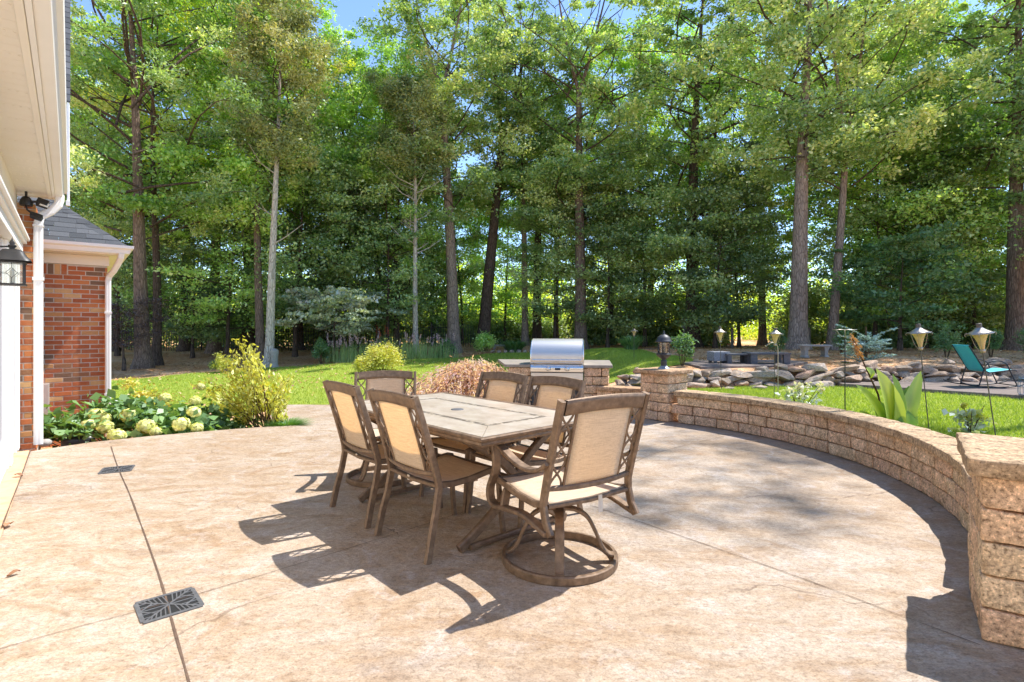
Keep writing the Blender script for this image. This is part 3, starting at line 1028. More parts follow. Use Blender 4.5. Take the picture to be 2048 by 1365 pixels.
# main downspout
dn = downspout([(-.095, 7.93, 2.775), (-.095, 7.92, 2.72), (-.11, 7.915, 2.66), (-.17, 7.91, 2.585), (-.255, 7.905, 2.52), (-.275, 7.90, 2.44), (-.275, 7.90, 2.3), (-.275, 7.90, 1.2), (-.275, 7.90, .02)], .082, .062)
o = dn.build("downspout", M['white'], house, bevel=.003)
MB().box((-.275, 7.90, 1.83), (.098, .078, .035)).build("strap", M['white'], o)
MB().box((-.275, 7.90, 2.41), (.095, .076, .02)).build("strap", M['white'], o)
# utility panel on the bay
MB().span((-.50, BY - .075, .0), (-.235, BY - .031, .50)).span((-.49, BY - .08, .01), (-.245, BY - .0755, .49)).build("utility_panel", M['utility'], house, bevel=.006)

# wall lantern by the door
WL = HW(-.315, 5.12, 1.59)
lan = thing("wall_lantern", "black wall lantern with leaded diamond glass beside the white door casing", "lantern", WL, A_H)
mb = MB()
for sx in (-1, 1):
    for sy in (-1, 1):
        mb.box((sx * .062, sy * .062, .085), (.012, .012, .15))
mb.box((0, 0, .006), (.15, .15, .012)).box((0, 0, .160), (.15, .15, .012))
mb.build("cage", M['black'], lan, bevel=.003)
rf = MB()
prf = [(.105, .168), (.100, .178), (.080, .20), (.066, .225), (.05, .245), (.022, .252), (.012, .258), (.020, .27), (.024, .276), (.012, .284), (.016, .294), (.012, .305), (.005, .318), (0.0005, .334)]
sq = [[(math.copysign(min(1, abs(math.cos(a) * 1.3)), math.cos(a)), math.copysign(min(1, abs(math.sin(a) * 1.3)), math.sin(a))) for a in [2 * PI * k / 24 for k in range(24)]]][0]
rings = []
for r, z in prf:
    rings.append([Vector((q[0] * r, q[1] * r, z)) for q in sq])
vs = [v for r in rings for v in r]
rf.add(vs, [(i * 24 + k, i * 24 + (k + 1) % 24, (i + 1) * 24 + (k + 1) % 24, (i + 1) * 24 + k) for i in range(len(prf) - 1) for k in range(24)], True)
rf.build("lantern_roof", M['black'], lan)
gl = MB()
for s_ in (-1, 1):
    gl.box((s_ * .058, 0, .085), (.002, .11, .138)).box((0, s_ * .058, .085), (.11, .002, .138))
gp = gl.build("glass_pane", M['pane'], lan)
ld = MB()
for s_ in (-1, 1):
    y = s_ * .060
    for a, b in (((-.03, .085), (0, .12)), ((0, .12), (.03, .085)), ((.03, .085), (0, .05)), ((0, .05), (-.03, .085)), ((-.056, .085), (-.03, .085)), ((.03, .085), (.056, .085)), ((0, .12), (0, .153)), ((0, .05), (0, .016))):
        ld.bar([(a[0], y, a[1]), (b[0], y, b[1])], .003, .003)
ld.build("leading", M['black'], gp)
ar = MB().tube([(0, 0, .262), (-.03, 0, .268), (-.08, 0, .262), (-.115, 0, .25)], .006).box((-.118, 0, .20), (.014, .07, .2))
ar.build("bracket", M['black'], lan)
MB().lathe([(.012, .012), (.014, .05), (.010, .10), (.004, .118)], 10).build("candle", M['lampglass'], lan)

# security floodlight under the soffit
fl = thing("floodlight", "black twin-head security floodlight under the white eave", "floodlight", HW(-.37, 7.80, 2.60), A_H)
mb = MB().lathe([(.055, 0), (.058, .03), (.045, .07), (.03, .095), (.01, .10)], 16)
mb.tube([(0, 0, .09), (0, 0, .152)], .012)
mb.build("mount", M['black'], fl)
h1 = MB()
h1.bar([(.03, 0, .04), (.08, -.02, .05)], .02, .02)
R = Matrix.Rotation(math.radians(-25), 3, 'X') @ Matrix.Rotation(math.radians(20), 3, 'Y')
h1.box((.135, -.03, .04), (.10, .075, .07), R)
o = h1.build("lamp_head", M['black'], fl, bevel=.008)
MB().box((.15, -.072, .022), (.075, .008, .05), R).build("lens", M['lampglass'], o, bevel=.003)
h2 = MB().bar([(0, -.03, .0), (.01, -.05, -.05), (.05, -.06, -.085)], .018, .018).box((.085, -.07, -.115), (.10, .07, .045), R)
h2.build("motion_sensor", M['black'], fl, bevel=.008)

# things at the foot of the bay wall
bx = MB()
rings = []
for z, s_ in ((0, 1.0), (.05, 1.0), (.08, .93), (.10, .80), (.105, .6), (.105, .3)):
    rings.append([Vector((math.copysign(abs(math.cos(a)) ** .5, math.cos(a)) * .17 * s_, math.copysign(abs(math.sin(a)) ** .5, math.sin(a)) * .12 * s_, z)) for a in [2 * PI * k / 28 for k in range(28)]])
bx.add([v for r in rings for v in r], [(i * 28 + k, i * 28 + (k + 1) % 28, (i + 1) * 28 + (k + 1) % 28, (i + 1) * 28 + k) for i in range(5) for k in range(28)], True)
bx.add(rings[-1], [tuple(range(28))])
o = bx.build("ground_box_cover", M['blackplastic'], loc=at(157, 6.75, zat(888, 6.75)))
o.rotation_euler = (0, 0, A_H)
tag(o, "low black plastic cover lying at the foot of the brick bay", "cover")
w = MB()
w.tube([(-.24, 0, 0), (.24, .03, .02)], .05, 14)
p = at(250, 11.6)
o = w.build("drain_pipe", M['white'], loc=(p.x, p.y, ztf(p.x, p.y) + .06))
tag(o, "short white plastic pipe lying on the turf behind the hydrangea", "pipe")
sn = MB()
for k in range(1):
    sn.lathe([(.03, 0), (.06, .02), (.065, .05), (.04, .075), (.0005, .08)], 12)
o = sn.build("small_stone", M['paleconc'], loc=at(90, 6.1, zat(893, 6.1)))
tag(o, "small pale stone beside the foot of the tall white downspout", "stone")
# ------------------------------------------------------------------ dining set
TA = math.radians(42.4)
TW = Vector((math.cos(TA), math.sin(TA), 0))          # across the table, away from the camera
TD = Vector((-math.sin(TA), math.cos(TA), 0))         # along the table, to the left
C0 = Vector((-.16, 2.822, 0))                         # corner nearest the camera
TLEN, TWID, TH = 1.82, 1.05, .72


def arc_pts(f, n, a=0.0, b=1.0):
    return [f(a + (b - a) * k / (n - 1)) for k in range(n)]


def rect_ring(mb, x0, x1, y0, y1, prof):
    """Mitred moulding: prof = (inset, z) outline swept round a rectangle."""
    rings = []
    for sx, sy in ((0, 0), (1, 0), (1, 1), (0, 1)):
        rings.append([Vector(((x1 - d) if sx else (x0 + d), (y1 - d) if sy else (y0 + d), z)) for d, z in prof])
    m = len(prof)
    vs = [v for r in rings for v in r]
    mb.add(vs, [(i * m + k, ((i + 1) % 4) * m + k, ((i + 1) % 4) * m + (k + 1) % m, i * m + (k + 1) % m) for i in range(4) for k in range(m)])


table = thing("dining_table", "rectangular patio table with pale stone tile top and bronze crossed legs", "table", C0, TA)
mb = MB()
rect_ring(mb, 0, TWID, 0, TLEN, [(.004, .722), (0, .716), (.002, .704), (.014, .694), (.012, .682), (.024, .668), (.040, .664), (.046, .690), (.046, .7165), (.018, .7225)])
mb.build("frame", M['frame'], table)
tl = MB()
i = .046
b_ = .27
# border tiles, mitred, with a joint between them, and the inner field
B = [(i, i), (TWID - i, i), (TWID - i, TLEN - i), (i, TLEN - i)]
I = [(b_, b_), (TWID - b_, b_), (TWID - b_, TLEN - b_), (b_, TLEN - b_)]


def shrink(poly, e):
    cx, cy = sum(p[0] for p in poly) / len(poly), sum(p[1] for p in poly) / len(poly)
    return [(p[0] + (cx - p[0]) * e, p[1] + (cy - p[1]) * e) for p in poly]


for k in range(4):
    l = (k + 1) % 4
    A0, A1, I0, I1 = Vector(B[k]), Vector(B[l]), Vector(I[k]), Vector(I[l])
    nseg = 2 if k % 2 == 0 else 3
    for q in range(1):
        pl = [A0, A1, I1, I0]
        tl.prism(shrink([(p.x, p.y) for p in pl], .004), .69, .7195)
s_ = .040
for q in range(3):
    y0 = b_ + s_ + (TLEN - 2 * b_ - 2 * s_) * q / 3
    y1 = b_ + s_ + (TLEN - 2 * b_ - 2 * s_) * (q + 1) / 3
    tl.prism([(b_ + s_, y0 + .001), (TWID - b_ - s_, y0 + .001), (TWID - b_ - s_, y1 - .001), (b_ + s_, y1 - .001)], .69, .7195)
tl.build("tile_top", M['tile'], table, bevel=.0015)
ms = MB()
RG = random.Random(3)


def strip(p, q, w):
    p, q = Vector((*p, 0)), Vector((*q, 0))
    L = (q - p).length
    d = (q - p) / L
    n_ = Vector((-d.y, d.x, 0))
    x = 0
    while x < L - .004:
        l = min(RG.uniform(.012, .03), L - x)
        for r in range(2):
            c = p + d * (x + l / 2) + n_ * (w * (r + .5) / 2) + Vector((0, 0, .7045))
            ms.box(c, (l - .002, w / 2 - .002, .028 + RG.uniform(0, .001)), math.atan2(d.y, d.x))
        x += l


strip(I[0], I[1], s_)
strip(I[1], I[2], s_)
strip(I[2], I[3], s_)
strip(I[3], I[0], s_)
ms.build("mosaic_inlay", M['mosaic'], table)
MB().span((i - .004, i - .004, .672), (TWID - i + .004, TLEN - i + .004, .6885)).build("underplate", M['frame'], table)
cx, cy = TWID / 2, TLEN / 2
MB().lathe([(.045, .7192), (.045, .7225), (.036, .7235), (.0005, .7235)], 24, (cx, cy, 0)).build("umbrella_cap", M['grate'], table)
for y in (.30, TLEN - .30):
    for s_g in (1, -1):
        x0, x1 = .10, TWID - .10
        a, b = (x0, x1) if s_g > 0 else (x1, x0)
        pth = arc_pts(lambda t: (a + (b - a) * t + .05 * math.sin(2 * PI * t) * (1 if s_g > 0 else -1), y + .021 * s_g, .025 + .645 * t), 14)
        MB().bar(pth, .038, .055, lat=(0, 1, 0)).build("leg", M['frame'], table)
    for z in (.028, .645):
        MB().bar([(.16, y, z), (TWID - .16, y, z)], .036, .03, lat=(0, 1, 0)).build("rail", M['frame'], table)
MB().bar([(cx, .34, .35), (cx, TLEN - .34, .35)], .04, .03, lat=(1, 0, 0)).build("stretcher", M['frame'], table)


def lattice(mb, y0, y1, sx, z0, z1):
    """Interlaced ogee bars in the band between two uprights; sx(z) gives the lean."""
    ym, am = (y0 + y1) / 2, abs(y1 - y0) / 2 - .004
    for ph in (0, PI):
        pth = arc_pts(lambda t: (sx(z0 + (z1 - z0) * t), ym + am * math.sin(ph + PI * .5 + 3 * PI * t), z0 + (z1 - z0) * t), 34)
        mb.bar(pth, .008, .011, lat=(1, 0, 0))


def sling(y0, y1, fx, z0, z1, bow, ny=9, nz=14):
    mb = MB()
    P = []
    for i in range(nz):
        z = z0 + (z1 - z0) * i / (nz - 1)
        r = []
        for j in range(ny):
            y = y0 + (y1 - y0) * j / (ny - 1)
            k = 1 - (2 * (y - (y0 + y1) / 2) / (y1 - y0)) ** 2
            r.append(Vector((fx(z) - bow * k * math.sin(PI * i / (nz - 1)), y, z)))
        P.append(r)
    return mb.grid(P)


def make_side_chair():
    t = thing("side_chair", "side chair", "chair")
    hw = .262

    def bx(z):                                    # line of the back, leaning away from the seat
        return -.225 - .155 * ((max(z, .40) - .40) / .52) ** 1.15

    for s in (-1, 1):
        pth = [(-.315, s * (hw + .018), 0), (-.285, s * (hw + .012), .14), (-.248, s * (hw + .004), .28), (-.226, s * hw, .40)] + [(bx(z), s * (hw - .012 * (z - .4) / .5), z) for z in (.46, .54, .64, .74, .84, .918)]
        MB().bar(pth, .026, .042, lat=(0, 1, 0)).build("leg", M['frame'], t)
        MB().bar([(.225, s * .245, .425), (.232, s * .248, .3), (.245, s * .253, .15), (.262, s * .258, 0)], .026, .034, lat=(0, 1, 0)).build("leg", M['frame'], t)
    # arched top rail and curved lower rail
    n = 15
    top = MB()
    P0, P1 = [], []
    for j in range(n):
        y = -hw + .026 + (2 * hw - .052) * j / (n - 1)
        k = 1 - (y / hw) ** 2
        P0.append((y, k))
    rows_f, rows_b = [], []
    for zz, base in ((.918, .010), (.895, .006), (.870, -.002), (.848, -.008)):
        rows_f.append([Vector((bx(zz) - .024 * k + .013, y, zz + (.014 * k if zz > .85 else .022 * k - .005))) for y, k in P0])
        rows_b.append([Vector((bx(zz) - .024 * k - .013, y, zz + (.014 * k if zz > .85 else .022 * k - .005))) for y, k in P0])
    loop = rows_f + rows_b[::-1]
    loop.append(loop[0])
    top.grid(loop, True)
    top.build("top_rail", M['frame'], t)
    lo = MB()
    lo.bar([(bx(.475) - .022 * (1 - (y / hw) ** 2), y, .478 - .018 * (1 - (y / hw) ** 2)) for y in [-hw + .01 + (2 * hw - .02) * j / 10 for j in range(11)]], .024, .026)
    lo.build("lower_rail", M['frame'], t)
    iy = .170
    for s in (-1, 1):
        MB().bar([(bx(z) - .010, s * iy, z) for z in (.462, .56, .66, .76, .868)], .012, .016, lat=(0, 1, 0)).build("inner_upright", M['frame'], t)
        m = MB()
        lattice(m, s * (iy + .006), s * (hw - .020), lambda z: bx(z) - .004, .485, .862)
        m.build("side_lattice", M['frame'], t)
    sling(-iy + .004, iy - .004, lambda z: bx(z) - .012, .462, .878, .018).build("backrest", M['sling'], t, solid=.003)
    # seat
    fr = MB()
    for s in (-1, 1):
        fr.bar([(-.222, s * .250, .410), (-.12, s * .25, .398), (0, s * .25, .402), (.12, s * .248, .418), (.20, s * .246, .428), (.235, s * .245, .418)], .024, .034, lat=(0, 1, 0))
    fr.bar([(-.224, -.25, .405), (-.232, 0, .398), (-.224, .25, .405)], .034, .022)
    fr.bar([(.232, -.24, .412), (.238, 0, .410), (.232, .24, .412)], .026, .022)
    fr.build("seat_frame", M['frame'], t)
    P = []
    for i in range(14):
        u = i / 13
        x = -.222 + .455 * u
        z = .414 - .016 * math.sin(PI * min(1, u * 1.25)) + .022 * u - (.02 * max(0, (u - .9) / .1))
        P.append([Vector((x, -.240 + .48 * j / 8, z - .010 * (1 - (j / 4 - 1) ** 2))) for j in range(9)])
    MB().grid(P[::-1]).build("seat", M['sling'], t, solid=.004)
    MB().box((-.2455, .03, .402), (.003, .022, .03)).build("care_tag", M['tagm'], t)
    return t


def make_swivel():
    t = thing("swivel_chair", "swivel chair", "chair")
    hw = .292

    def bx(z):
        return -.228 - .150 * ((max(z, .40) - .40) / .55) ** 1.1

    for s in (-1, 1):
        pth = [(-.300, s * hw, .285), (-.262, s * hw, .34), (-.240, s * hw, .42)] + [(bx(z), s * (hw - .006), z) for z in (.48, .56, .66, .76, .86, .952)]
        MB().bar(pth, .028, .044, lat=(0, 1, 0)).build("stile", M['frame'], t)
    top = MB()
    n = 15
    P0 = [(-hw + .028 + (2 * hw - .056) * j / (n - 1)) for j in range(n)]
    P0 = [(y, 1 - (y / hw) ** 2) for y in P0]
    loop = []
    for sg in (1, -1):
        rr = [[Vector((bx(zz) - .030 * k + .013 * sg, y, zz + (.016 * k if zz > .88 else .020 * k - .004))) for y, k in P0] for zz in (.950, .925, .900, .876)]
        loop += rr if sg > 0 else rr[::-1]
    loop.append(loop[0])
    top.grid(loop, True).build("top_rail", M['frame'], t)
    MB().bar([(bx(.50) - .028 * (1 - (y / hw) ** 2), y, .505 - .012 * (1 - (y / hw) ** 2)) for y in [-hw + .01 + (2 * hw - .02) * j / 12 for j in range(13)]], .024, .026).build("lower_rail", M['frame'], t)
    iy = .186
    for s in (-1, 1):
        MB().bar([(bx(z) - .012, s * iy, z) for z in (.49, .59, .69, .79, .895)], .012, .016, lat=(0, 1, 0)).build("inner_upright", M['frame'], t)
        m = MB()
        lattice(m, s * (iy + .006), s * (hw - .018), lambda z: bx(z) - .004, .512, .892)
        m.build("side_lattice", M['frame'], t)
    sling(-iy + .004, iy - .004, lambda z: bx(z) - .014, .492, .905, .02).build("backrest", M['sling'], t, solid=.003)
    fr = MB()
    for s in (-1, 1):
        fr.bar([(-.245, s * .272, .418), (-.14, s * .272, .40), (0, s * .272, .408), (.14, s * .27, .432), (.22, s * .268, .444), (.262, s * .266, .43)], .026, .036, lat=(0, 1, 0))
    fr.bar([(-.243, -.27, .412), (-.252, 0, .404), (-.243, .27, .412)], .034, .022)
    fr.bar([(.258, -.262, .426), (.266, 0, .424), (.258, .262, .426)], .026, .022)
    fr.bar([(-.06, -.262, .385), (-.06, .262, .385)], .04, .02).bar([(.08, -.262, .395), (.08, .262, .395)], .04, .02)
    fr.box((.01, 0, .372), (.24, .20, .012))
    fr.build("seat_frame", M['frame'], t)
    P = []
    for i in range(14):
        u = i / 13
        x = -.240 + .50 * u
        z = .424 - .022 * math.sin(PI * min(1, u * 1.2)) + .024 * u - (.022 * max(0, (u - .9) / .1))
        P.append([Vector((x, -.262 + .524 * j / 8, z - .010 * (1 - (j / 4 - 1) ** 2))) for j in range(9)])
    MB().grid(P[::-1]).build("seat", M['sling'], t, solid=.004)
    for s in (-1, 1):                              # scrolled arm that runs down and back under the seat
        pts = [(-.296, .640), (-.23, .596), (-.13, .575), (-.02, .588), (.08, .622), (.155, .648), (.205, .652), (.236, .634), (.238, .604), (.220, .590)]
        MB().bar([(x, s * .298, z) for x, z in smooth_line(pts, 30)], .052, .020, lat=(0, 1, 0)).build("arm", M['frame'], t)
        pts = [(.205, .640), (.19, .58), (.192, .51), (.222, .45), (.252, .39), (.244, .325), (.185, .305), (.09, .318), (-.08, .332), (-.21, .308), (-.285, .292)]
        MB().bar([(x, s * .298, z) for x, z in smooth_line(pts, 40)], .050, .024, lat=(0, 1, 0)).bar([(.12, s * .29, .31), (.12, s * .27, .41)], .05, .02).build("arm_support", M['frame'], t)
    b = MB().lathe([(.030, .26), (.036, .275), (.036, .30), (.026, .305), (.026, .37)], 20)
    b.build("swivel_post", M['frame'], t)
    R_ = .312
    for k in range(4):
        a = PI / 4 + k * PI / 2 + .12
        pts = [(.02, .292), (.09, .285), (.155, .245), (.20, .165), (.235, .085), (.27, .045), (R_ - .012, .040)]
        q = smooth_line(pts, 26)
        MB().bar([(math.cos(a) * r, math.sin(a) * r, z) for r, z in q], .050, .018, lat=(-math.sin(a), math.cos(a), 0)).build("leg", M['frame'], t)
    rg = MB()
    n = 56
    pr = [(R_ - .012, .004), (R_ + .008, .0), (R_ + .012, .006), (R_ + .012, .040), (R_ + .006, .046), (R_ - .010, .046), (R_ - .012, .04)]
    vs, fs = [], []
    for k in range(n):
        a = 2 * PI * k / n
        vs += [(math.cos(a) * r, math.sin(a) * r, z) for r, z in pr]
    m = len(pr)
    fs = [(k * m + j, k * m + (j + 1) % m, ((k + 1) % n) * m + (j + 1) % m, ((k + 1) % n) * m + j) for k in range(n) for j in range(m)]
    rg.add(vs, fs, False)
    rg.build("base_ring", M['frame'], t)
    MB().box((-.268, -.06, .406), (.003, .026, .03)).add([(-.264, -.082, .40), (-.264, -.050, .40), (-.278, -.040, .335), (-.278, -.068, .335)], [(0, 1, 2, 3)]).build("care_tag", M['tagm'], t)
    return t


GC = "sling dining chairs around the patio table"
sc0 = make_side_chair()
p = C0 + TD * .609 + TW * .205
sc0.location = p
sc0.rotation_euler = (0, 0, TA)
tag(sc0, "armless sling chair on the camera's side of the table, the one nearer the drain grate", "chair", GC)
sc0['label'] = "nearer of the two armless chairs backing onto the open patio, beside the table's near corner"
p = C0 + TD * 1.315 + TW * .225
dup(sc0, p, TA - .03, "farther of the two armless chairs backing onto the open patio, towards the golden shrub", GC)
p = C0 + TD * .575 + TW * .825
dup(sc0, p, TA + PI + .02, "armless chair across the table directly in front of the steel grill", GC)
p = C0 + TD * 1.13 + TW * .80
dup(sc0, p, TA + PI + .05, "armless chair across the table in front of the pink weeping maple", GC)
sw = make_swivel()
sw.location = (.265, 3.05, 0)
sw.rotation_euler = (0, 0, math.radians(123.5))
tag(sw, "large swivel armchair on a ring base, back to the camera at the table's near end", "chair", GC)
dup(sw, (-1.12, 4.70, 0), math.radians(-82), "swivel armchair at the far end of the table, facing the camera", GC, .93)


# drain grates set in the patio joint
def make_grate():
    t = thing("drain_grate", "grate", "grate")
    L, W = .232, .228
    MB().span((-L / 2 + .004, -W / 2 + .004, .0005), (L / 2 - .004, W / 2 - .004, .003)).build("pit", M['pit'], t)
    mb = MB()
    z0, z1 = .003, .0065
    for s in (-1, 1):
        mb.span((-L / 2, s * W / 2 - .009, 0), (L / 2, s * W / 2 + .009, z1)).span((s * L / 2 - .009, -W / 2 + .009, 0), (s * L / 2 + .009, W / 2 - .009, z1 - .001))
    ln = lambda a, b, w, z: mb.bar([(a[0], a[1], z * .42 + .001), (b[0], b[1], z * .42 + .001)], w, .004)
    for s in (-1, 1):                              # chevrons and diamond
        ln((0, 0), (s * L / 2, W / 2), .009, .0085)
        ln((0, 0), (s * L / 2, -W / 2), .009, .0085)
        ln((s * L / 2, 0), (s * L / 4, W / 4), .008, .0082)
        ln((s * L / 2, 0), (s * L / 4, -W / 4), .008, .0082)
    n = 11
    for k in range(n):
        x = -L / 2 + .012 + (L - .024) * (k + .5) / n
        yy = abs(x) / (L / 2) * (W / 2)
        for s in (-1, 1):
            if W / 2 - yy > .012:
                ln((x, s * yy), (x + (.012 if x > 0 else -.012), s * W / 2), .006, .0078)
    for k in range(5):
        y = -W / 2 + W * (k + 1) / 6
        x0 = abs(y) / (W / 2) * (L / 2)
        if L / 2 - x0 > .02:
            ln((x0, y), (L / 2, y), .006, .0076)
            ln((-x0, y), (-L / 2, y), .006, .0076)
    mb.build("grid", M['grate'], t, bevel=.0012, seg=1)
    return t


gA, gB = G(278.5, 1228), G(394, 1194.5)
ang = math.atan2(gB.y - gA.y, gB.x - gA.x)
gr = make_grate()
gr.location = (gA + gB) / 2
gr.rotation_euler = (0, 0, ang)
tag(gr, "rectangular iron drain grate in the bare patio nearest the camera", "drain grate", "drain grates along the patio joint")
gA, gB = G(203, 943), G(264, 937)
dup(gr, (gA + gB) / 2, math.atan2(gB.y - gA.y, gB.x - gA.x), "smaller looking drain grate farther along the joint, near the house downspout", "drain grates along the patio joint")

# a few dry leaves on the paving
for k, (px, py, lab, s) in enumerate([(38, 957, "pale curled leaf on the brick threshold by the door", 1.0), (17, 1055, "pale folded leaf at the patio's left edge", 1.2), (27, 1152, "small brown leaf lying alone on the left patio", .8)]):
    mb = MB()
    P = []
    for i in range(6):
        u = i / 5
        w = .022 * math.sin(PI * min(1, u * .9 + .08))
        P.append([Vector((-.035 + .07 * u, y * w, .012 + .012 * abs(y) + .008 * math.sin(u * 5))) for y in (-1, -.4, .4, 1)])
    o = mb.grid(P).build("fallen_leaf", M['dryleaf'], loc=G(px, py, .0), solid=.001)
    o.rotation_euler = (0, 0, k * 2.1)
    o.scale = (s,) * 3
    if k == 0:
        o.location.z = .012
    tag(o, lab, "leaf")
# ------------------------------------------------------------------ masonry
def rough_block(mb, c, ex, ey, L, D, H, seed, nx=6, ny=4, nz=4, rough=.008, rad=.011):
    """Tumbled block: rounded box with a split, uneven face. ex, ey: unit horizontal axes."""
    c, ex, ey = Vector(c), Vector(ex), Vector(ey)
    ez = Vector((0, 0, 1))
    hx, hy, hz = L / 2, D / 2, H / 2
    r = min(rad, hz * .6)
    off = Vector((seed * 3.17 % 91, seed * 1.73 % 57, seed * .71 % 33))

    def shape(p):
        q = Vector((max(-hx + r, min(hx - r, p.x)), max(-hy + r, min(hy - r, p.y)), max(-hz + r, min(hz - r, p.z))))
        d = p - q
        if d.length > 1e-9:
            p = q + d.normalized() * r
        w = c + ex * p.x + ey * p.y + ez * p.z
        nv = noise.noise_vector(w * 9 + off) * rough + noise.noise_vector(w * 24 + off) * rough * .8
        return w + Vector((nv.x, nv.y, nv.z * .5))

    def lin(a, b, n):
        # denser rows near the edges so the rounding holds
        u = [a, a + (b - a) * .06] + [a + (b - a) * k / n for k in range(1, n)] + [b - (b - a) * .06, b]
        return u
    X, Yy, Zz = lin(-hx, hx, nx), lin(-hy, hy, ny), lin(-hz, hz, nz)
    for s in (-1, 1):
        mb.grid([[shape(Vector((x, s * hy, z))) for z in Zz] for x in (X if s > 0 else X[::-1])][::-1])
        mb.grid([[shape(Vector((s * hx, y, z))) for z in Zz] for y in (Yy if s < 0 else Yy[::-1])][::-1])
        mb.grid([[shape(Vector((x, y, s * hz))) for y in Yy] for x in (X if s < 0 else X[::-1])][::-1])


def merge(o, d=.0004):
    import bmesh
    bm = bmesh.new()
    bm.from_mesh(o.data)
    bmesh.ops.remove_doubles(bm, verts=bm.verts, dist=d)
    bmesh.ops.recalc_face_normals(bm, faces=bm.faces)
    bm.to_mesh(o.data)
    bm.free()
    for p in o.data.polygons:
        p.use_smooth = True
    return o


RG = random.Random(21)
# curved seat wall
wall = thing("curved_wall", "low curved retaining wall of tan split-face blocks with flat caps along the patio", "wall", (0, 0, 0))
mb = MB()
th0, th1 = math.radians(48), math.radians(-38)
BH = .122
seed = 1
for r in range(3):
    a = th0 + .03 * (r % 2)
    z = BH * (r + .5) + .002
    while a > th1:
        L = RG.choice((.16, .24, .31, .31, .38))
        da = L / ARC_R
        am = a - da / 2
        ex = Vector((-math.sin(am), math.cos(am), 0))
        ey = Vector((math.cos(am), math.sin(am), 0))
        c = ARC_C + ey * (ARC_R + .10 - .004 * r + RG.uniform(-.004, .004)) + Vector((0, 0, z))
        rough_block(mb, c, ex, ey, L - .009, .22, BH - .007, seed, rough=.007, rad=.010)
        seed += 1
        a -= da
merge(mb.build("block_courses", M['block'], wall))
mb = MB()
a = th0 + .01
while a > th1:
    L = RG.choice((.30, .36, .42))
    da = L / ARC_R
    am = a - da / 2
    ex = Vector((-math.sin(am), math.cos(am), 0))
    ey = Vector((math.cos(am), math.sin(am), 0))
    c = ARC_C + ey * (ARC_R + .10) + Vector((0, 0, 3 * BH + .037))
    rough_block(mb, c, ex, ey, L - .006, .31, .068, seed, rough=.006, rad=.010)
    seed += 1
    a -= da
merge(mb.build("cap", M['capstone'], wall))


def pillar(name, label, corner, e1, e2, S, H, n, capov, capt, capmat, cat="pillar"):
    """Square pillar of n block courses; corner = nearest corner, e1/e2 unit axes of its two near faces."""
    root = thing(name, label, cat, corner)
    e1, e2 = Vector(e1), Vector(e2)
    mb = MB()
    bh = H / n
    global seed
    for r in range(n):
        z = bh * (r + .5) + .001
        # ring of four bars of blocks, bond alternates
        D = .17
        for f, (a, b) in enumerate(((e1, e2), (e2, e1))):
            for far in (0, 1):
                base = b * (S - D if far else 0)
                lo = D if (r + f) % 2 else 0
                hi = S - (D if (r + f) % 2 else 0)
                cut = RG.choice((.38, .5, .62))
                xs_ = [lo, lo + (hi - lo) * cut, hi] if hi - lo > .3 else [lo, hi]
                for x0, x1 in zip(xs_[:-1], xs_[1:]):
                    c = base + b * (D / 2) + a * ((x0 + x1) / 2) + Vector((0, 0, z))
                    rough_block(mb, c, a, b, x1 - x0 - .007, D - .001, bh - .007, seed, rough=.007, rad=.010)
                    seed += 1
    merge(mb.build("block_courses", M['block'], root))
    mb = MB()
    c = (e1 + e2) * (S / 2) + Vector((0, 0, H + capt / 2 + .001))
    W = S + 2 * capov
    rough_block(mb, c - e1 * (W * .2), e1, e2, W * .6 - .002, W, capt, seed, nx=9, ny=12, rough=.008, rad=.012)
    rough_block(mb, c + e1 * (W * .3), e1, e2, W * .4 - .002, W, capt, seed + 1, nx=7, ny=12, rough=.008, rad=.012)
    seed += 2
    merge(mb.build("cap", capmat, root))
    return root


pillar("stone_pillar", "square block pillar at the wall's far end carrying a black post lamp", (2.13, 7.44, 0), VD, VN, .47, .645, 5, .055, .062, M['capstone2'])
f2, s2 = Vector((.809, -.588, 0)), Vector((.588, .809, 0))
pillar("stone_pillar", "large square block pillar cut by the photo's right edge, ending the curved wall", (1.945, 2.262, 0), f2, s2, .62, .685, 5, .045, .075, M['capstone'])

# low planter wall between the far pillar and the grill island
pw = thing("planter_wall", "short low block wall between the grill island and the far pillar", "wall")
mb = MB()
a, b = Vector((1.30, 8.35, 0)), Vector((1.98, 7.98, 0))
d = (b - a).normalized()
n_ = Vector((-d.y, d.x, 0))
for r in range(3):
    x = 0
    while x < (b - a).length - .05:
        L = min(RG.choice((.2, .28)), (b - a).length - x)
        rough_block(mb, a + d * (x + L / 2) + n_ * .1 + Vector((0, 0, .11 * (r + .5))), d, n_, L - .002, .2, .108, seed)
        seed += 1
        x += L
merge(mb.build("block_courses", M['block'], pw))
mb = MB()
for k in range(2):
    L = (b - a).length / 2
    rough_block(mb, a + d * (L * (k + .5)) + n_ * .1 + Vector((0, 0, .33 + .035)), d, n_, L - .002, .28, .066, seed, rough=.006)
    seed += 1
merge(mb.build("cap", M['capstone2'], pw))

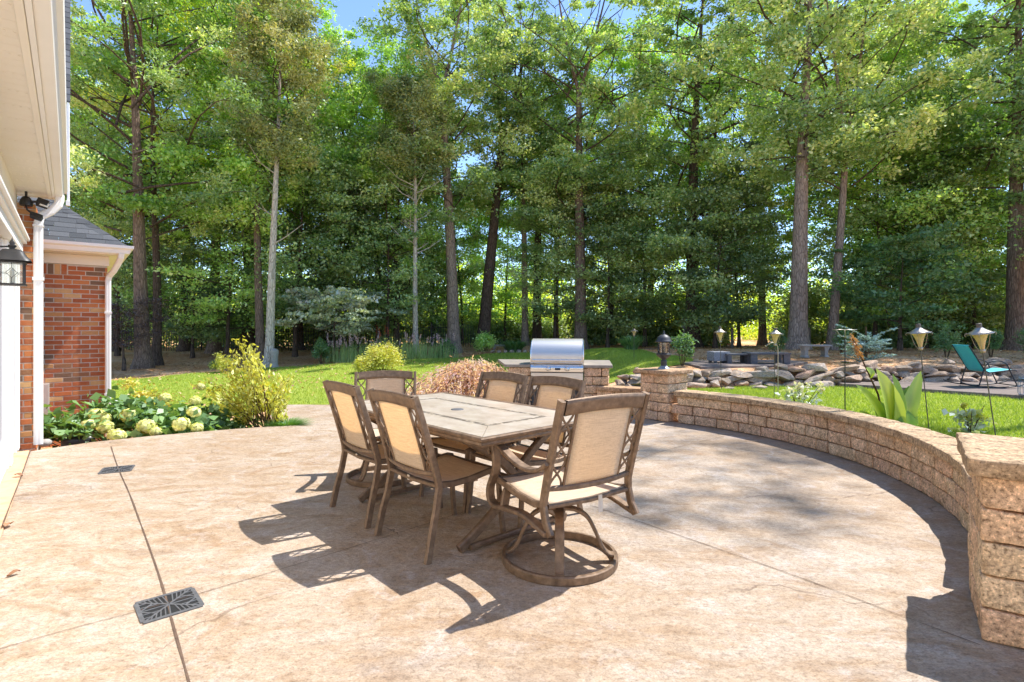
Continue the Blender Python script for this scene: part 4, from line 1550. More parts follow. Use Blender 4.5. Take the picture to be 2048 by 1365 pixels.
# grill island
isl_ = thing("grill_island", "block built grill island with grey slate counter", "outdoor kitchen")
fl_, fr_ = Vector((-.06, 8.62, 0)), Vector((1.50, 8.40, 0))
fd = (fr_ - fl_).normalized()
fn = Vector((-fd.y, fd.x, 0))
GL0, GL1 = .36, 1.18                                  # grill opening along the front
LEN = (fr_ - fl_).length
mb = MB()
for r in range(5):
    z = .134 * (r + .5)
    for lo, hi in ((0, GL0), (GL1, LEN)):
        x = lo
        first = True
        while x < hi - .02:
            L = RG.choice((.2, .28, .28)) if not (first and r % 2) else .14
            L = min(L, hi - x)
            if hi - x - L < .08:
                L = hi - x
            rough_block(mb, fl_ + fd * (x + L / 2) + fn * .09 + Vector((0, 0, z)), fd, fn, L - .008, .18, .126, seed, rough=.011)
            seed += 1
            x += L
            first = False
    y = .18
    while y < 1.1:
        L = RG.choice((.24, .3))
        rough_block(mb, fl_ - fd * .0 + fd * .09 + fn * (y + L / 2) + Vector((0, 0, z)), fn, fd, L - .008, .18, .126, seed, rough=.011)
        rough_block(mb, fr_ - fd * .09 + fn * (y + L / 2) + Vector((0, 0, z)), fn, fd, L - .008, .18, .126, seed + 1, rough=.011)
        seed += 2
        y += L
merge(mb.build("block_courses", M['block'], isl_))
mb = MB()
zc = .672
P = lambda x, y: (fl_ + fd * x + fn * y)
for x0, x1, y0, y1 in ((-.05, GL0, -.04, 1.28), (GL1, LEN + .05, -.04, 1.28), (GL0 + .001, GL1 - .001, .72, 1.28)):
    q = [P(x0, y0), P(x1, y0), P(x1, y1), P(x0, y1)]
    if x0 < 0:
        q[3] = P(-.38, y1)
    mb.prism([(v.x, v.y) for v in q], zc, zc + .045)
mb.build("counter", M['counter'], isl_, bevel=.006)
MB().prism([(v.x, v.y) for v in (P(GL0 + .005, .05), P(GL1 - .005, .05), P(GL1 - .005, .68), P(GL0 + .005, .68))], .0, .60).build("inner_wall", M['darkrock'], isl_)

# stainless grill built into the island (local x along the front, y into the island)
GW = GL1 - GL0 - .012
gc = P((GL0 + GL1) / 2, 0)
ga = math.atan2(fd.y, fd.x)
gl = thing("gas_grill", "stainless steel built-in gas grill with a domed lid and two front knobs", "grill", (gc.x, gc.y, .0), ga)
w2 = GW / 2
b = MB().span((-w2, -.045, .60), (w2, .62, .722))
b.build("firebox", M['steel'], gl, bevel=.006)
pan = MB()
prof = [(-.05, .60), (-.088, .612), (-.062, .700), (-.05, .712)]
pan.grid([[Vector((x, y, z)) for y, z in prof] for x in (-w2 - .004, w2 + .004)])
for x in (-w2 - .004, w2 + .004):
    pan.add([(x, y, z) for y, z in prof], [(0, 1, 2, 3) if x > 0 else (3, 2, 1, 0)])
pan.build("control_panel", M['chrome'], gl)
for x in (-.13, .16):
    k = MB().lathe([(.040, 0), (.040, .008), (.030, .010), (.030, .040), (.026, .045), (.0005, .046)], 22, axis=Vector((0, -1, .35)))
    k.box(Vector((0, -.047, .02)), (.008, .008, .05))
    k.build("knob", M['chrome'], gl, loc=(x, -.078, .655))
MB().box((.015, -.079, .652), (.085, .012, .032), Matrix.Rotation(-.3, 3, 'X')).build("badge", M['black'], gl, bevel=.003)
lid = MB()
arcp = [(-.04, .735), (-.052, .80), (-.045, .88), (-.015, .96), (.04, 1.03), (.11, 1.075), (.20, 1.105), (.32, 1.115), (.44, 1.105), (.52, 1.07), (.57, .98), (.58, .735)]
arcs = [tuple(q) for q in smooth_line(arcp, 34)]
lid.grid([[Vector((x, y, z)) for y, z in arcs] for x in (w2, w2 * .33, -w2 * .33, -w2)])
for x in (-w2, w2):
    lid.add([Vector((x, y, z)) for y, z in arcs], [tuple(range(len(arcs))) if x > 0 else tuple(range(len(arcs)))[::-1]])
lo = lid.build("lid", M['steel'], gl)
rim = MB()
for x in (-w2 - .003, w2 + .003):
    rim.bar([(x, y, z) for y, z in arcs], .014, .016, lat=(1, 0, 0))
rim.bar([(-w2, -.045, .742), (w2, -.045, .742)], .02, .016)
rim.build("lid_rim", M['chrome'], lo)
hd = MB().tube([(-w2 + .03, -.115, .79), (w2 - .03, -.115, .79)], .014, 12)
for x in (-w2 + .05, w2 - .05):
    hd.tube([(x, -.115, .79), (x, -.04, .80)], .016, 10)
hd.build("handle", M['chrome'], lo)
MB().span((-.075, -.056, .765), (.045, -.050, .79)).build("name_plate", M['utility'], lo)
MB().span((-w2, -.052, .33), (w2, -.03, .592)).build("access_door", M['steel'], gl, bevel=.004)

# post lamp on the far pillar
pc = Vector((2.13, 7.44, 0)) + (VD + VN) * .235
pl = thing("post_lamp", "black lantern post lamp standing on the far pillar cap", "lamp", (pc.x, pc.y, .708))
MB().lathe([(.085, 0), (.082, .014), (.060, .024), (.048, .04), (.044, .044)], 24).build("base", M['zinc'], pl)
MB().lathe([(.044, .042), (.042, .10), (.046, .115), (.030, .125), (.028, .135), (.050, .150), (.085, .175), (.100, .195), (.108, .205), (.108, .213), (.04, .216)], 24).build("urn", M['postlamp'], pl)
cg = MB()
for k in range(6):
    a = 2 * PI * k / 6
    cg.box((math.cos(a) * .082, math.sin(a) * .082, .30), (.006, .006, .172), a)
cg.lathe([(.084, .213), (.094, .217), (.094, .226), (.084, .228)], 24, cap=False).lathe([(.084, .375), (.096, .378), (.096, .388), (.084, .39)], 24, cap=False)
cg.build("cage", M['postlamp'], pl)
MB().lathe([(.078, .22), (.078, .384)], 24, cap=False).build("glass_pane", M['pane'], pl)
MB().lathe([(.118, .384), (.120, .392), (.104, .405), (.098, .425), (.082, .455), (.055, .478), (.025, .490), (.014, .494), (.018, .505), (.010, .514), (.014, .524), (.0005, .552)], 24).build("lamp_roof", M['postlamp'], pl)
MB().lathe([(.02, .213), (.018, .25), (.026, .27), (.022, .31), (.0005, .325)], 12).build("bulb", M['black'], pl)
# ------------------------------------------------------------------ leaves
def unit(v):
    return v / np.maximum(np.linalg.norm(v, axis=-1, keepdims=True), 1e-9)


def leaf_cloud(c, rg, L=.10, W=.055, flat=.55, droop=.25, tone=None, spread=.18, ldir=None, lvar=.3):
    """One folded four-point leaf at every centre."""
    n = len(c)
    nr = unit(np.c_[rg.normal(0, 1, n), rg.normal(0, 1, n), rg.normal(0, 1, n)] * (1 - flat) + np.array([0, 0, 1.0]) * flat)
    if ldir is None:
        a = np.c_[rg.normal(0, 1, n), rg.normal(0, 1, n), rg.normal(0, .5, n) - droop]
    else:
        a = ldir + rg.normal(0, .35, (n, 3))
        a[:, 2] -= droop
    a = unit(a - nr * (a * nr).sum(1, keepdims=True))
    b = np.cross(nr, a)
    l = L * (1 + rg.normal(0, lvar, n).clip(-.6, .8))[:, None]
    w = W / L * l
    v = np.stack([c - a * l * .5, c + b * w * .5 + nr * w * .15 - a * l * .05, c + a * l * .5 - nr * w * .1, c - b * w * .5 + nr * w * .15 - a * l * .05], 1).reshape(-1, 3)
    f = np.arange(n * 4).reshape(-1, 4)
    t = np.clip((np.full(n, .5) if tone is None else tone) + rg.normal(0, spread, n), 0, 1)
    return v, f, np.repeat(t, 4)


def foliage(name, c, mat, rg, parent=None, **kw):
    v, f, t = leaf_cloud(np.asarray(c), rg, **kw)
    return mesh_np(name, v, f, mat, parent, {'tone': t})


def bush(name, label, cat, loc, size, mat, n, seed, L=.05, W=.025, lumps=16, stems=5, flat=.35, droop=.1, shell=.55, up=0.0, top=1.0, group=None, stemmat=None):
    """Lumpy shrub: leaves spread over many small clumps on short stems."""
    rg = np.random.default_rng(seed)
    root = thing(name, label, cat, loc, rg.uniform(0, 6), group)
    sx, sy, sz = size
    d = unit(rg.normal(0, 1, (lumps, 3)))
    d[:, 2] = np.abs(d[:, 2]) * 1.05 - .12
    rr = rg.uniform(shell, 1.0, (lumps, 1))
    lc = d * rr * np.array([sx, sy, sz * .8]) * .78 + np.array([0, 0, sz * .30])
    if up:
        lc[:, 2] += up * rg.uniform(0, 1, lumps) ** 3 * sz
    lc[:, 2] = lc[:, 2].clip(sz * .10)
    k = rg.integers(0, lumps, n)
    rad = rg.uniform(.22, .42, lumps) * min(sx, sy, sz)
    off = rg.normal(0, 1, (n, 3)) * .55
    c = lc[k] + off * rad[k][:, None]
    c[:, 2] = np.maximum(c[:, 2], .01)
    tone = rg.normal(.5, .14, lumps)[k]
    foliage("foliage", c, mat, rg, root, L=L, W=W, flat=flat, droop=droop, tone=tone)
    mb = MB()
    for i in range(min(stems, lumps)):
        p = lc[i]
        mb.tube([(p[0] * .12, p[1] * .12, -.03), (p[0] * .45, p[1] * .45, p[2] * .45), tuple(p)], [.012, .009, .004], 6)
    mb.build("stems", stemmat or M['stem'], root)
    return root


def ground_at(px, Y):
    p = at(px, Y)
    return Vector((p.x, p.y, ztf(p.x, p.y)))


# ------------------------------------------------------------------ torches and stands
def make_torch():
    t = thing("garden_torch", "torch", "garden light")
    MB().tube([(0, 0, -.25), (0, 0, .4), (0, 0, 1.0)], [.0075, .0075, .008], 10).build("pole", M['pole'], t)
    MB().lathe([(.030, .985), (.034, 1.0), (.034, 1.018), (.026, 1.022)], 20).build("collar", M['pewter'], t)
    cone = [(.026, 1.02), (.036, 1.06), (.050, 1.10), (.068, 1.14), (.090, 1.175), (.112, 1.200)]
    MB().lathe(cone, 28).build("bowl", M['copper'], t)
    MB().lathe([(.165, 1.192), (.168, 1.197), (.13, 1.212), (.085, 1.232), (.052, 1.252), (.040, 1.262)], 32).build("torch_roof", M['pewter'], t)
    MB().lathe([(.036, 1.258), (.038, 1.30), (.034, 1.306), (.0005, 1.308)], 18).build("cap", M['pole'], t)
    w = MB()
    for k in range(4):
        a = PI / 4 + k * PI / 2
        pts = [(.034, 1.0), (.075, 1.06), (.098, 1.13), (.118, 1.19), (.150, 1.206), (.178, 1.196), (.180, 1.175), (.168, 1.17)]
        w.tube([(math.cos(a) * r, math.sin(a) * r, z) for r, z in smooth_line(pts, 22)], .0035, 6)
    w.build("wire_brace", M['pewter'], t)
    return t


GT = "copper garden torches around the small lawn"
T0 = make_torch()
spec = [(1993, 858, 1957, 647, 6.0, "largest copper torch, its leaning pole rising behind the near pillar cap"),
        (1858, 858, 1836, 648, 6.7, "slightly tilted copper torch just right of the big canna leaves"),
        (1548, 802, 1551, 656, 9.7, "copper torch beside the shepherd hook, in front of the low grey tables"),
        (1443, 790, 1440, 654, 11.2, "copper torch in front of the speckled grey planter box"),
        (1268, 760, 1268, 657, 15.2, "smallest copper torch, standing over the iris clump left of the post lamp")]
for k, (bx_, by_, tx, ty, Y_, lab) in enumerate(spec):
    top = at(tx, Y_, zat(ty, Y_))
    gz = ztf(top.x, top.y)
    bot = Vector(((bx_ - 1024) / F * Y_, Y_, gz))
    o = T0 if k == 0 else dup(T0, bot, 0, lab, GT)
    ax = (top - bot)
    s = ax.length / 1.308
    o.location = bot
    o.rotation_euler = ax.to_track_quat('Z', 'Y').to_euler()
    o.scale = (.74, .74, s)
    tag(o, lab, "garden light", GT)

p = ground_at(1556, 9.9)
hk = MB()
top = zat(686, 9.9) - p.z
hk.tube([(0, 0, -.2), (0, 0, top * .82)] + [(x, 0, z) for x, z in smooth_line([(0, top * .84), (-.01, top * .93), (-.06, top * .99), (-.12, top), (-.20, top * .965), (-.235, top * .93), (-.245, top * .96)], 18)], .008, 8)
o = hk.build("shepherd_hook", M['pewter'], loc=p)
o.rotation_euler = (0, 0, .1)
tag(o, "bent grey shepherd hook pole beside a copper torch", "hook")

p = ground_at(1690, 8.3)
st = thing("feeder_stand", "thin black pole stand with a wire tray top and a small dark dish", "bird feeder", p)
h = zat(660, 8.3) - p.z
MB().tube([(0, 0, -.2), (0, 0, h - .10)], .008, 8).build("pole", M['darkframe'], st)
w = MB()
n = 28
w.tube([(math.cos(2 * PI * k / n) * .155, math.sin(2 * PI * k / n) * .155, h) for k in range(n)], .006, 6, closed=True)
for k in range(6):
    a = 2 * PI * k / 6
    w.tube([(0, 0, h - .12), (math.cos(a) * .09, math.sin(a) * .09, h - .07), (math.cos(a) * .12, math.sin(a) * .12, h - .015), (math.cos(a) * .155, math.sin(a) * .155, h)], .005, 6)
w.build("wire_tray", M['pewter'], st)
hd = zat(724, 8.3) - p.z
MB().lathe([(.01, hd - .02), (.05, hd - .012), (.066, hd + .004), (.062, hd + .006), (.01, hd - .006)], 22).build("dish", M['darkframe'], st)

# ------------------------------------------------------------------ rock wall
rw = thing("rock_wall", "dry stacked wall of tan and brown field stones at the back of the small lawn", "wall", (0, 0, 0))
RGn = random.Random(77)


def rock_mesh(sd):
    """Broken field stone: hull of random points, edges chipped."""
    import bmesh
    r = random.Random(sd * 13 + 5)
    bm = bmesh.new()
    for _ in range(22):
        d = Vector((r.gauss(0, 1), r.gauss(0, 1), r.gauss(0, 1))).normalized()
        m = max(abs(c) for c in d)
        d = d / (m ** .55)
        bm.verts.new(d * .5 * r.uniform(.8, 1.05))
    h = bmesh.ops.convex_hull(bm, input=bm.verts)
    loose = [v for v in bm.verts if not v.link_faces]
    bmesh.ops.delete(bm, geom=loose, context='VERTS')
    bmesh.ops.dissolve_limit(bm, angle_limit=math.radians(14), verts=bm.verts, edges=bm.edges)
    bmesh.ops.bevel(bm, geom=list(bm.edges), offset=.045, segments=2, affect='EDGES', profile=.6)
    bmesh.ops.triangulate(bm, faces=bm.faces)
    bmesh.ops.subdivide_edges(bm, edges=bm.edges, cuts=1, use_grid_fill=True)
    off = Vector((sd * 5.3, sd * 2.1, sd * 7.7))
    for v in bm.verts:
        v.co += noise.noise_vector(v.co * 4 + off) * .035
    bmesh.ops.recalc_face_normals(bm, faces=bm.faces)
    me = bpy.data.meshes.new("stone")
    bm.to_mesh(me)
    bm.free()
    me.materials.append(M['rock'])
    o = bpy.data.objects.new("stone", me)
    COL.objects.link(o)
    o.parent = rw
    return o


protos = []
cnt = 0
x = 2.0
rows = []
for r in range(4):
    x = 2.05 + .13 * r
    while x < 12.6:
        L = RGn.choice((.2, .28, .36, .44, .55, .66))
        rows.append((x + L / 2, r, L))
        x += L * RGn.uniform(.80, .95)
RGn.shuffle(rows)
rows = sorted(rows, key=lambda q: (q[1] > 2, RGn.random()))[:99]
for (x, r, L) in rows:
    y = float(rock_y(np.array(x))) - .14 + .09 * r + RGn.uniform(-.07, .07)
    z0 = ztf(x, y - .25)
    if x > 7.1:
        z0 = max(z0, .08)
    if len(protos) < 16:
        o = rock_mesh(cnt)
        protos.append(o)
    else:
        o = RGn.choice(protos).copy()
        COL.objects.link(o)
        o.parent = rw
    H_ = RGn.uniform(.12, .21) * (1.2 if L > .5 else 1)
    o.location = (x, y, z0 + .05 + .105 * r + RGn.uniform(-.02, .03))
    o.scale = (L * 1.18, RGn.uniform(.3, .5), H_)
    o.rotation_euler = (RGn.uniform(-.3, .3), RGn.uniform(-.35, .35), RGn.uniform(-.6, .6))
    cnt += 1
# loose stones at the grass edge of the rock wall
LS = [(1300, 12.2, .3, "rust brown flat stone lying in front of the rock wall, near the far pillar"), (1460, 11.3, .26, "rounded tan stone loose on the grass at the rock wall's left part"),
      (1520, 11.3, .34, "flat pale stone loose on the grass below the low grey tables")]
for k, (px, Y_, s, lab) in enumerate(LS):
    o = protos[k * 3].copy()
    COL.objects.link(o)
    o.parent = None
    o.name = "loose_stone"
    q = ground_at(px, Y_)
    o.location = q + Vector((0, 0, .03))
    o.scale = (s, s * .8, s * .4)
    o.rotation_euler = (0, 0, k)
    tag(o, lab, "stone")
# dark stones and pebbles by the pink maple
for k, (px, py, s, lab) in enumerate([(838, 772, .26, "dark stone left of the pink weeping maple, the largest of the pair"), (852, 786, .24, "dark flat stone just in front of the other dark stone by the pink maple"), (822, 790, .17, "grey flat stone on the pale pebbles behind the swivel chair")]):
    o = protos[k].copy()
    COL.objects.link(o)
    o.parent = None
    o.name = "garden_stone"
    o.data = protos[k].data.copy()
    o.data.materials.clear()
    o.data.materials.append(M['darkrock'])
    q = G(px, py, -.03)
    o.location = q
    o.scale = (s * 1.2, s, s * .6)
    tag(o, lab, "stone")
rg = np.random.default_rng(5)
n = 2600
pa = np.array([(-1.75, 7.55), (-1.2, 8.2), (-.6, 8.9), (-.15, 9.1), (.0, 9.9), (-1.2, 9.4), (-2.05, 8.4)])
pp = []
while len(pp) < n:
    x, y = rg.uniform(-2.1, .1), rg.uniform(7.4, 10)
    ins = False
    for i in range(len(pa)):
        (x1, y1), (x2, y2) = pa[i], pa[i - 1]
        if (y1 > y) != (y2 > y) and x < (x2 - x1) * (y - y1) / (y2 - y1) + x1:
            ins = not ins
    if ins:
        pp.append((x, y))
pp = np.array(pp)
pz = np.maximum(zt(pp[:, 0], pp[:, 1]) + .02, -.02)
octv = np.array([(1, 0, 0), (0, 1, 0), (-1, 0, 0), (0, -1, 0), (0, 0, .6), (0, 0, -.6)])
octf = np.array([(0, 1, 4), (1, 2, 4), (2, 3, 4), (3, 0, 4), (1, 0, 5), (2, 1, 5), (3, 2, 5), (0, 3, 5)])
sz = rg.uniform(.012, .034, n)
an = rg.uniform(0, 6.3, n)
rot = np.stack([np.c_[np.cos(an), -np.sin(an)], np.c_[np.sin(an), np.cos(an)]], 1)
v = octv[None] * (1 + rg.normal(0, .2, (n, 6, 1))) * sz[:, None, None]
v[..., :2] = np.einsum('nij,nkj->nki', rot, v[..., :2])
v += np.c_[pp, pz][:, None, :]
f = (octf[None] + (np.arange(n) * 6)[:, None, None]).reshape(-1, 3)
o = mesh_np("pebbles", v.reshape(-1, 3), f, M['pebble'])
stuff(o, "pale pebble bed behind the dining table", "pebbles")

# ------------------------------------------------------------------ furniture beyond the small lawn
p = ground_at(1437, 13.6)
pb = thing("planter_box", "square speckled grey planter box at the left end of the low grey tables", "planter", (p.x, p.y, .415), .1)
MB().span((-.21, -.2, .05), (.21, .2, .28)).build("box", M['speckle'], pb, bevel=.012)
mb = MB()
for sx in (-1, 1):
    for sy in (-1, 1):
        mb.box((sx * .15, sy * .14, .025), (.06, .06, .05))
mb.build("feet", M['greywood'], pb)


def make_low_table(W_, D_, H_):
    t = thing("low_table", "low table", "low table")
    mb = MB()
    for k in range(5):
        y = -D_ / 2 + D_ * (k + .5) / 5
        mb.box((0, y, H_ - .02), (W_, D_ / 5 - .008, .035))
    mb.build("tabletop", M['greywood'], t, bevel=.004)
    for sx in (-1, 1):
        for sy in (-1, 1):
            MB().box((sx * (W_ / 2 - .06), sy * (D_ / 2 - .05), (H_ - .038) / 2), (.10, .07, H_ - .038)).build("leg", M['greywood'], t, bevel=.004)
    return t


p = ground_at(1472, 13.5)
lt = make_low_table(.62, .45, .24)
lt.location = (p.x, p.y, .415)
lt.rotation_euler = (0, 0, .05)
tag(lt, "low grey plank table next to the speckled planter box", "low table", "low grey plank tables")
p = ground_at(1532, 13.4)
dup(lt, (p.x, p.y, .415), -.04, "longer low grey plank table behind the copper torch and shepherd hook", "low grey plank tables", (1.55, 1.3, 1.12))

p = ground_at(1629, 16.0)
be = thing("concrete_bench", "curved concrete garden bench in front of the thick grey tree trunk", "bench", p, .05)
MB().prism([(x, -.14 - .08 * (1 - (x / .45) ** 2)) for x in np.linspace(-.45, .45, 12)] + [(x, .16 - .08 * (1 - (x / .45) ** 2)) for x in np.linspace(.45, -.45, 12)], .325, .375).build("seat", M['paleconc'], be, bevel=.01)
for s in (-1, 1):
    mb = MB()
    sec = []
    for z, a, b in ((0, .075, .13), (.04, .07, .125), (.07, .045, .10), (.2, .05, .11), (.28, .075, .13), (.324, .08, .14)):
        sec.append([Vector((s * .30 + q[0] * a, q[1] * b, z)) for q in ((-1, -1), (1, -1), (1, 1), (-1, 1))])
    mb.grid([r + [r[0]] for r in sec], False)
    mb.build("leg", M['paleconc'], be, bevel=.006)

# rocking chair, side on, facing right
p = at(1972, 11.0)
rc = thing("rocking_chair", "black framed rocking chair with a teal sling on the grey deck", "rocking chair", (p.x, p.y, .10), math.radians(-8))
for s in (-1, 1):
    MB().tube([(x, s * .27, z) for x, z in smooth_line([(-.62, .105), (-.42, .045), (-.15, .015), (.1, .015), (.36, .045), (.55, .095)], 22)], .013, 8).build("rocker", M['darkframe'], rc)
    MB().tube([(-.30, s * .27, .035), (-.22, s * .265, .33)] + [(x, s * .265, z) for x, z in smooth_line([(-.19, .42), (-.12, .50), (0, .54), (.12, .52), (.20, .47)], 10)] + [(.27, s * .265, .30), (.38, s * .27, .05)], .012, 8).build("side_frame", M['darkframe'], rc)
    MB().tube([(-.47, s * .25, .84), (-.18, s * .25, .34), (-.1, s * .25, .30), (.30, s * .25, .36), (.38, s * .25, .345)], .013, 8).build("sling_rail", M['darkframe'], rc)
MB().tube([(-.30, -.27, .04), (-.30, .27, .04)], .011, 8).tube([(.38, -.27, .05), (.38, .27, .05)], .011, 8).build("cross_bar", M['darkframe'], rc)
q = smooth_line([(-.47, .845), (-.33, .60), (-.19, .355), (-.11, .312), (.1, .322), (.30, .365), (.38, .35)], 24)
MB().grid([[Vector((x, y, z)) for y in (-.25, -.12, 0, .12, .25)] for x, z in q]).build("sling", M['teal'], rc, solid=.006)

p = at(2046, 9.6)
wb = thing("wire_plant_stand", "blue grey wire plant stand at the photo's right edge", "plant stand", (p.x + .08, p.y, .10))
mb = MB()
for z, r in ((0, .11), (.14, .125), (.28, .11)):
    mb.tube([(math.cos(2 * PI * k / 24) * r, math.sin(2 * PI * k / 24) * r, z + .01) for k in range(24)], .005, 6, closed=True)
for k in range(10):
    a = 2 * PI * k / 10
    mb.tube([(math.cos(a) * r, math.sin(a) * r, z) for r, z in smooth_line([(.11, 0), (.13, .06), (.13, .2), (.11, .28), (.12, .33)], 10)], .004, 5)
mb.build("wire_frame", M['bluewire'], wb)
MB().lathe([(.0005, .285), (.11, .286), (.11, .296), (.0005, .297)], 20).build("shelf", M['bluewire'], wb)

# carved pale stump beside the white trunk
p = ground_at(549, 20.6)
mb = MB()
mb.lathe([(.20, 0), (.16, .04), (.12, .15), (.13, .4), (.15, .6), (.13, .68), (.06, .72), (.0005, .73)], 16)
o = mb.build("stone_ornament", M['paleconc'], loc=p)
tag(o, "pale upright stone ornament at the foot of the white bare trunk", "ornament")
for k, (px, Y_) in enumerate([(1000, 27.5)]):
    p = ground_at(px, Y_)
    o = MB().box((0, 0, .2), (.8, .3, .08)).box((-.28, 0, .08), (.12, .26, .16)).box((.28, 0, .08), (.12, .26, .16)).build("stone_bench", M['paleconc'], loc=p, bevel=.01)
    tag(o, "small grey stone bench in the shade right of the dark leaning trunk", "bench")

# ------------------------------------------------------------------ shrubs and flowers
# hydrangea beside the brick bay
rg = np.random.default_rng(31)
hp = Vector((-4.95, 7.25, ztf(-4.95, 7.25)))
hy = thing("hydrangea", "hydrangea with big lime white flower heads in the bed beside the brick bay", "shrub", hp)
lc = []
for k in range(90):
    u, v_ = rg.uniform(-1, 1), rg.uniform(-1, 1)
    x = u * 1.15
    y = v_ * .55
    y += .30 * x * .0
    z = .62 * (1 - .35 * u * u) * (1 - .4 * v_ * v_) * rg.uniform(.45, 1.0)
    lc.append((x, y + .2 * x, z + .02))
lc = np.array(lc)
k = rg.integers(0, len(lc), 2600)
c = lc[k] + rg.normal(0, .085, (2600, 3))
c[:, 2] = c[:, 2].clip(.03)
foliage("foliage", c, M['hydra'], rg, hy, L=.125, W=.085, flat=.55, droop=.35, tone=rg.normal(.5, .15, len(lc))[k])
mb = MB()
for p in lc[:34]:
    mb.tube([(p[0] * .5, p[1] * .5, 0), (p[0] * .8, p[1] * .8, p[2] * .6), tuple(p)], [.007, .006, .004], 5)
mb.build("stems", M['stem'], hy)


def bloom_mesh(sd):
    rg = np.random.default_rng(sd)
    n = 520
    d = unit(rg.normal(0, 1, (n, 3)))
    lump = 1 + .13 * np.sin(d[:, 0] * 7 + sd) * np.cos(d[:, 1] * 6) + .09 * np.sin(d[:, 0] * 15 + 2 * sd) * np.sin(d[:, 1] * 13 + d[:, 2] * 11)
    c = d * .082 * lump[:, None] * np.array([1.08, 1.02, .80]) * rg.uniform(.80, 1.08, (n, 1))
    v, f, t = leaf_cloud(c, rg, L=.026, W=.022, flat=.0, droop=0, tone=.5, spread=.30)
    # petals face outwards
    q = v.reshape(-1, 4, 3)
    a = unit(np.cross(d, rg.normal(0, 1, (n, 3))))
    b = np.cross(d, a)
    s = .019 * rg.uniform(.8, 1.25, (n, 1))
    v = np.stack([c - a * s, c + b * s + d * .004, c + a * s, c - b * s + d * .004], 1).reshape(-1, 3)
    o = mesh_np("flower_head", v, f, M['bloom'], hy, {'tone': t})
    return o


bl = [bloom_mesh(s) for s in (1, 2, 3)]
spots = [(192, 829, 7.0, 1.0), (178, 850, 6.85, .95), (211, 855, 6.75, 1.05), (258, 830, 6.9, 1.1), (293, 853, 6.75, 1.25), (234, 872, 6.55, 1.1), (362, 849, 6.75, 1.15), (388, 824, 6.95, .95),
         (390, 802, 7.3, .85), (330, 796, 7.4, .9), (240, 826, 7.3, .8), (312, 864, 6.7, .8), (394, 856, 6.85, .85), (208, 838, 6.95, .9), (402, 774, 7.6, .7), (205, 826, 7.1, .85)]
for i, (px, py, Y_, s) in enumerate(spots):
    w_ = at(px, Y_, zat(py, Y_))
    o = bl[i % 3] if i < 3 else bl[i % 3].copy()
    if i >= 3:
        COL.objects.link(o)
        o.parent = hy
    o.location = w_ - hp
    o.scale = (s * .95,) * 3
    o.rotation_euler = (rg.uniform(-.3, .3), rg.uniform(-.3, .3), i * 1.3)

# golden shrub with upright shoots
gp_ = Vector((-3.38, 7.55, ztf(-3.38, 7.55) - .02))
gs = thing("golden_shrub", "tall golden yellow shrub on bare brown stems at the patio edge", "shrub", gp_)
rg = np.random.default_rng(41)
mb = MB()
tips = []
tgt = []
for px, py in [(478, 690), (492, 688), (505, 700), (470, 712), (455, 722), (512, 718), (488, 730), (465, 748), (520, 745), (545, 752), (578, 758), (566, 772), (560, 790), (440, 770), (420, 765), (400, 772), (412, 788), (436, 796), (455, 800), (500, 760),
               (480, 775), (530, 775), (545, 800), (560, 820), (510, 800), (480, 810), (425, 812), (535, 812), (458, 776), (500, 735), (515, 782), (570, 765), (448, 740)]:
    Y_ = 7.55 + rg.uniform(-.28, .35)
    tgt.append(np.array(at(px, Y_, zat(py, Y_)) - gp_))
cen, tn, ld = [], [], []
for q in tgt:
    base = np.array([rg.uniform(-.16, .2), rg.uniform(-.12, .12), 0])
    midp = base * .6 + q * .45 + np.array([0, 0, .04])
    midp[2] = q[2] * .55
    path = smooth_line([(0, 0), (1, 1)], 2)
    pts = [base, base * .5 + midp * .5 + rg.normal(0, .02, 3), midp, midp * .4 + q * .6 + rg.normal(0, .02, 3), q]
    mb.tube([tuple(p) for p in pts], [.011, .009, .0065, .004, .002], 5)
    t0 = rg.normal(.5, .14)
    for _ in range(95):
        u = rg.uniform(.42, 1.05)
        p = midp + (q - midp) * ((u - .42) / .58)
        cen.append(p + rg.normal(0, .042 + .035 * (1 - u), 3))
        tn.append(t0 + (.18 if q[2] < .5 else 0))
        ld.append((q - midp) / np.linalg.norm(q - midp) * .8)
mb.build("stems", M['stem'], gs)
foliage("foliage", cen, M['gold'], rg, gs, L=.066, W=.026, flat=.2, droop=-.2, tone=np.array(tn), ldir=np.array(ld))

q = ground_at(285, 8.9)
bush("golden_bush", "low golden bush showing above the hydrangea leaves", "shrub", at(290, 8.4, ztf(-5.7, 8.4) + .08), (.62, .3, .80), M['gold'], 1300, 51, .05, .024, 12, up=.35)
bush("golden_bush", "small golden seedling standing alone above the hydrangea at the turf", "shrub", at(296, 9.0, ztf(-6.0, 9.0)), (.07, .07, .85), M['gold'], 220, 52, .05, .022, 6, stems=2, up=.2)
bush("barberry", "small orange green bush at the mulch edge behind the golden shrub", "shrub", ground_at(446, 18.6), (.45, .4, .75), M['gold'], 1500, 53, .05, .03, 14)


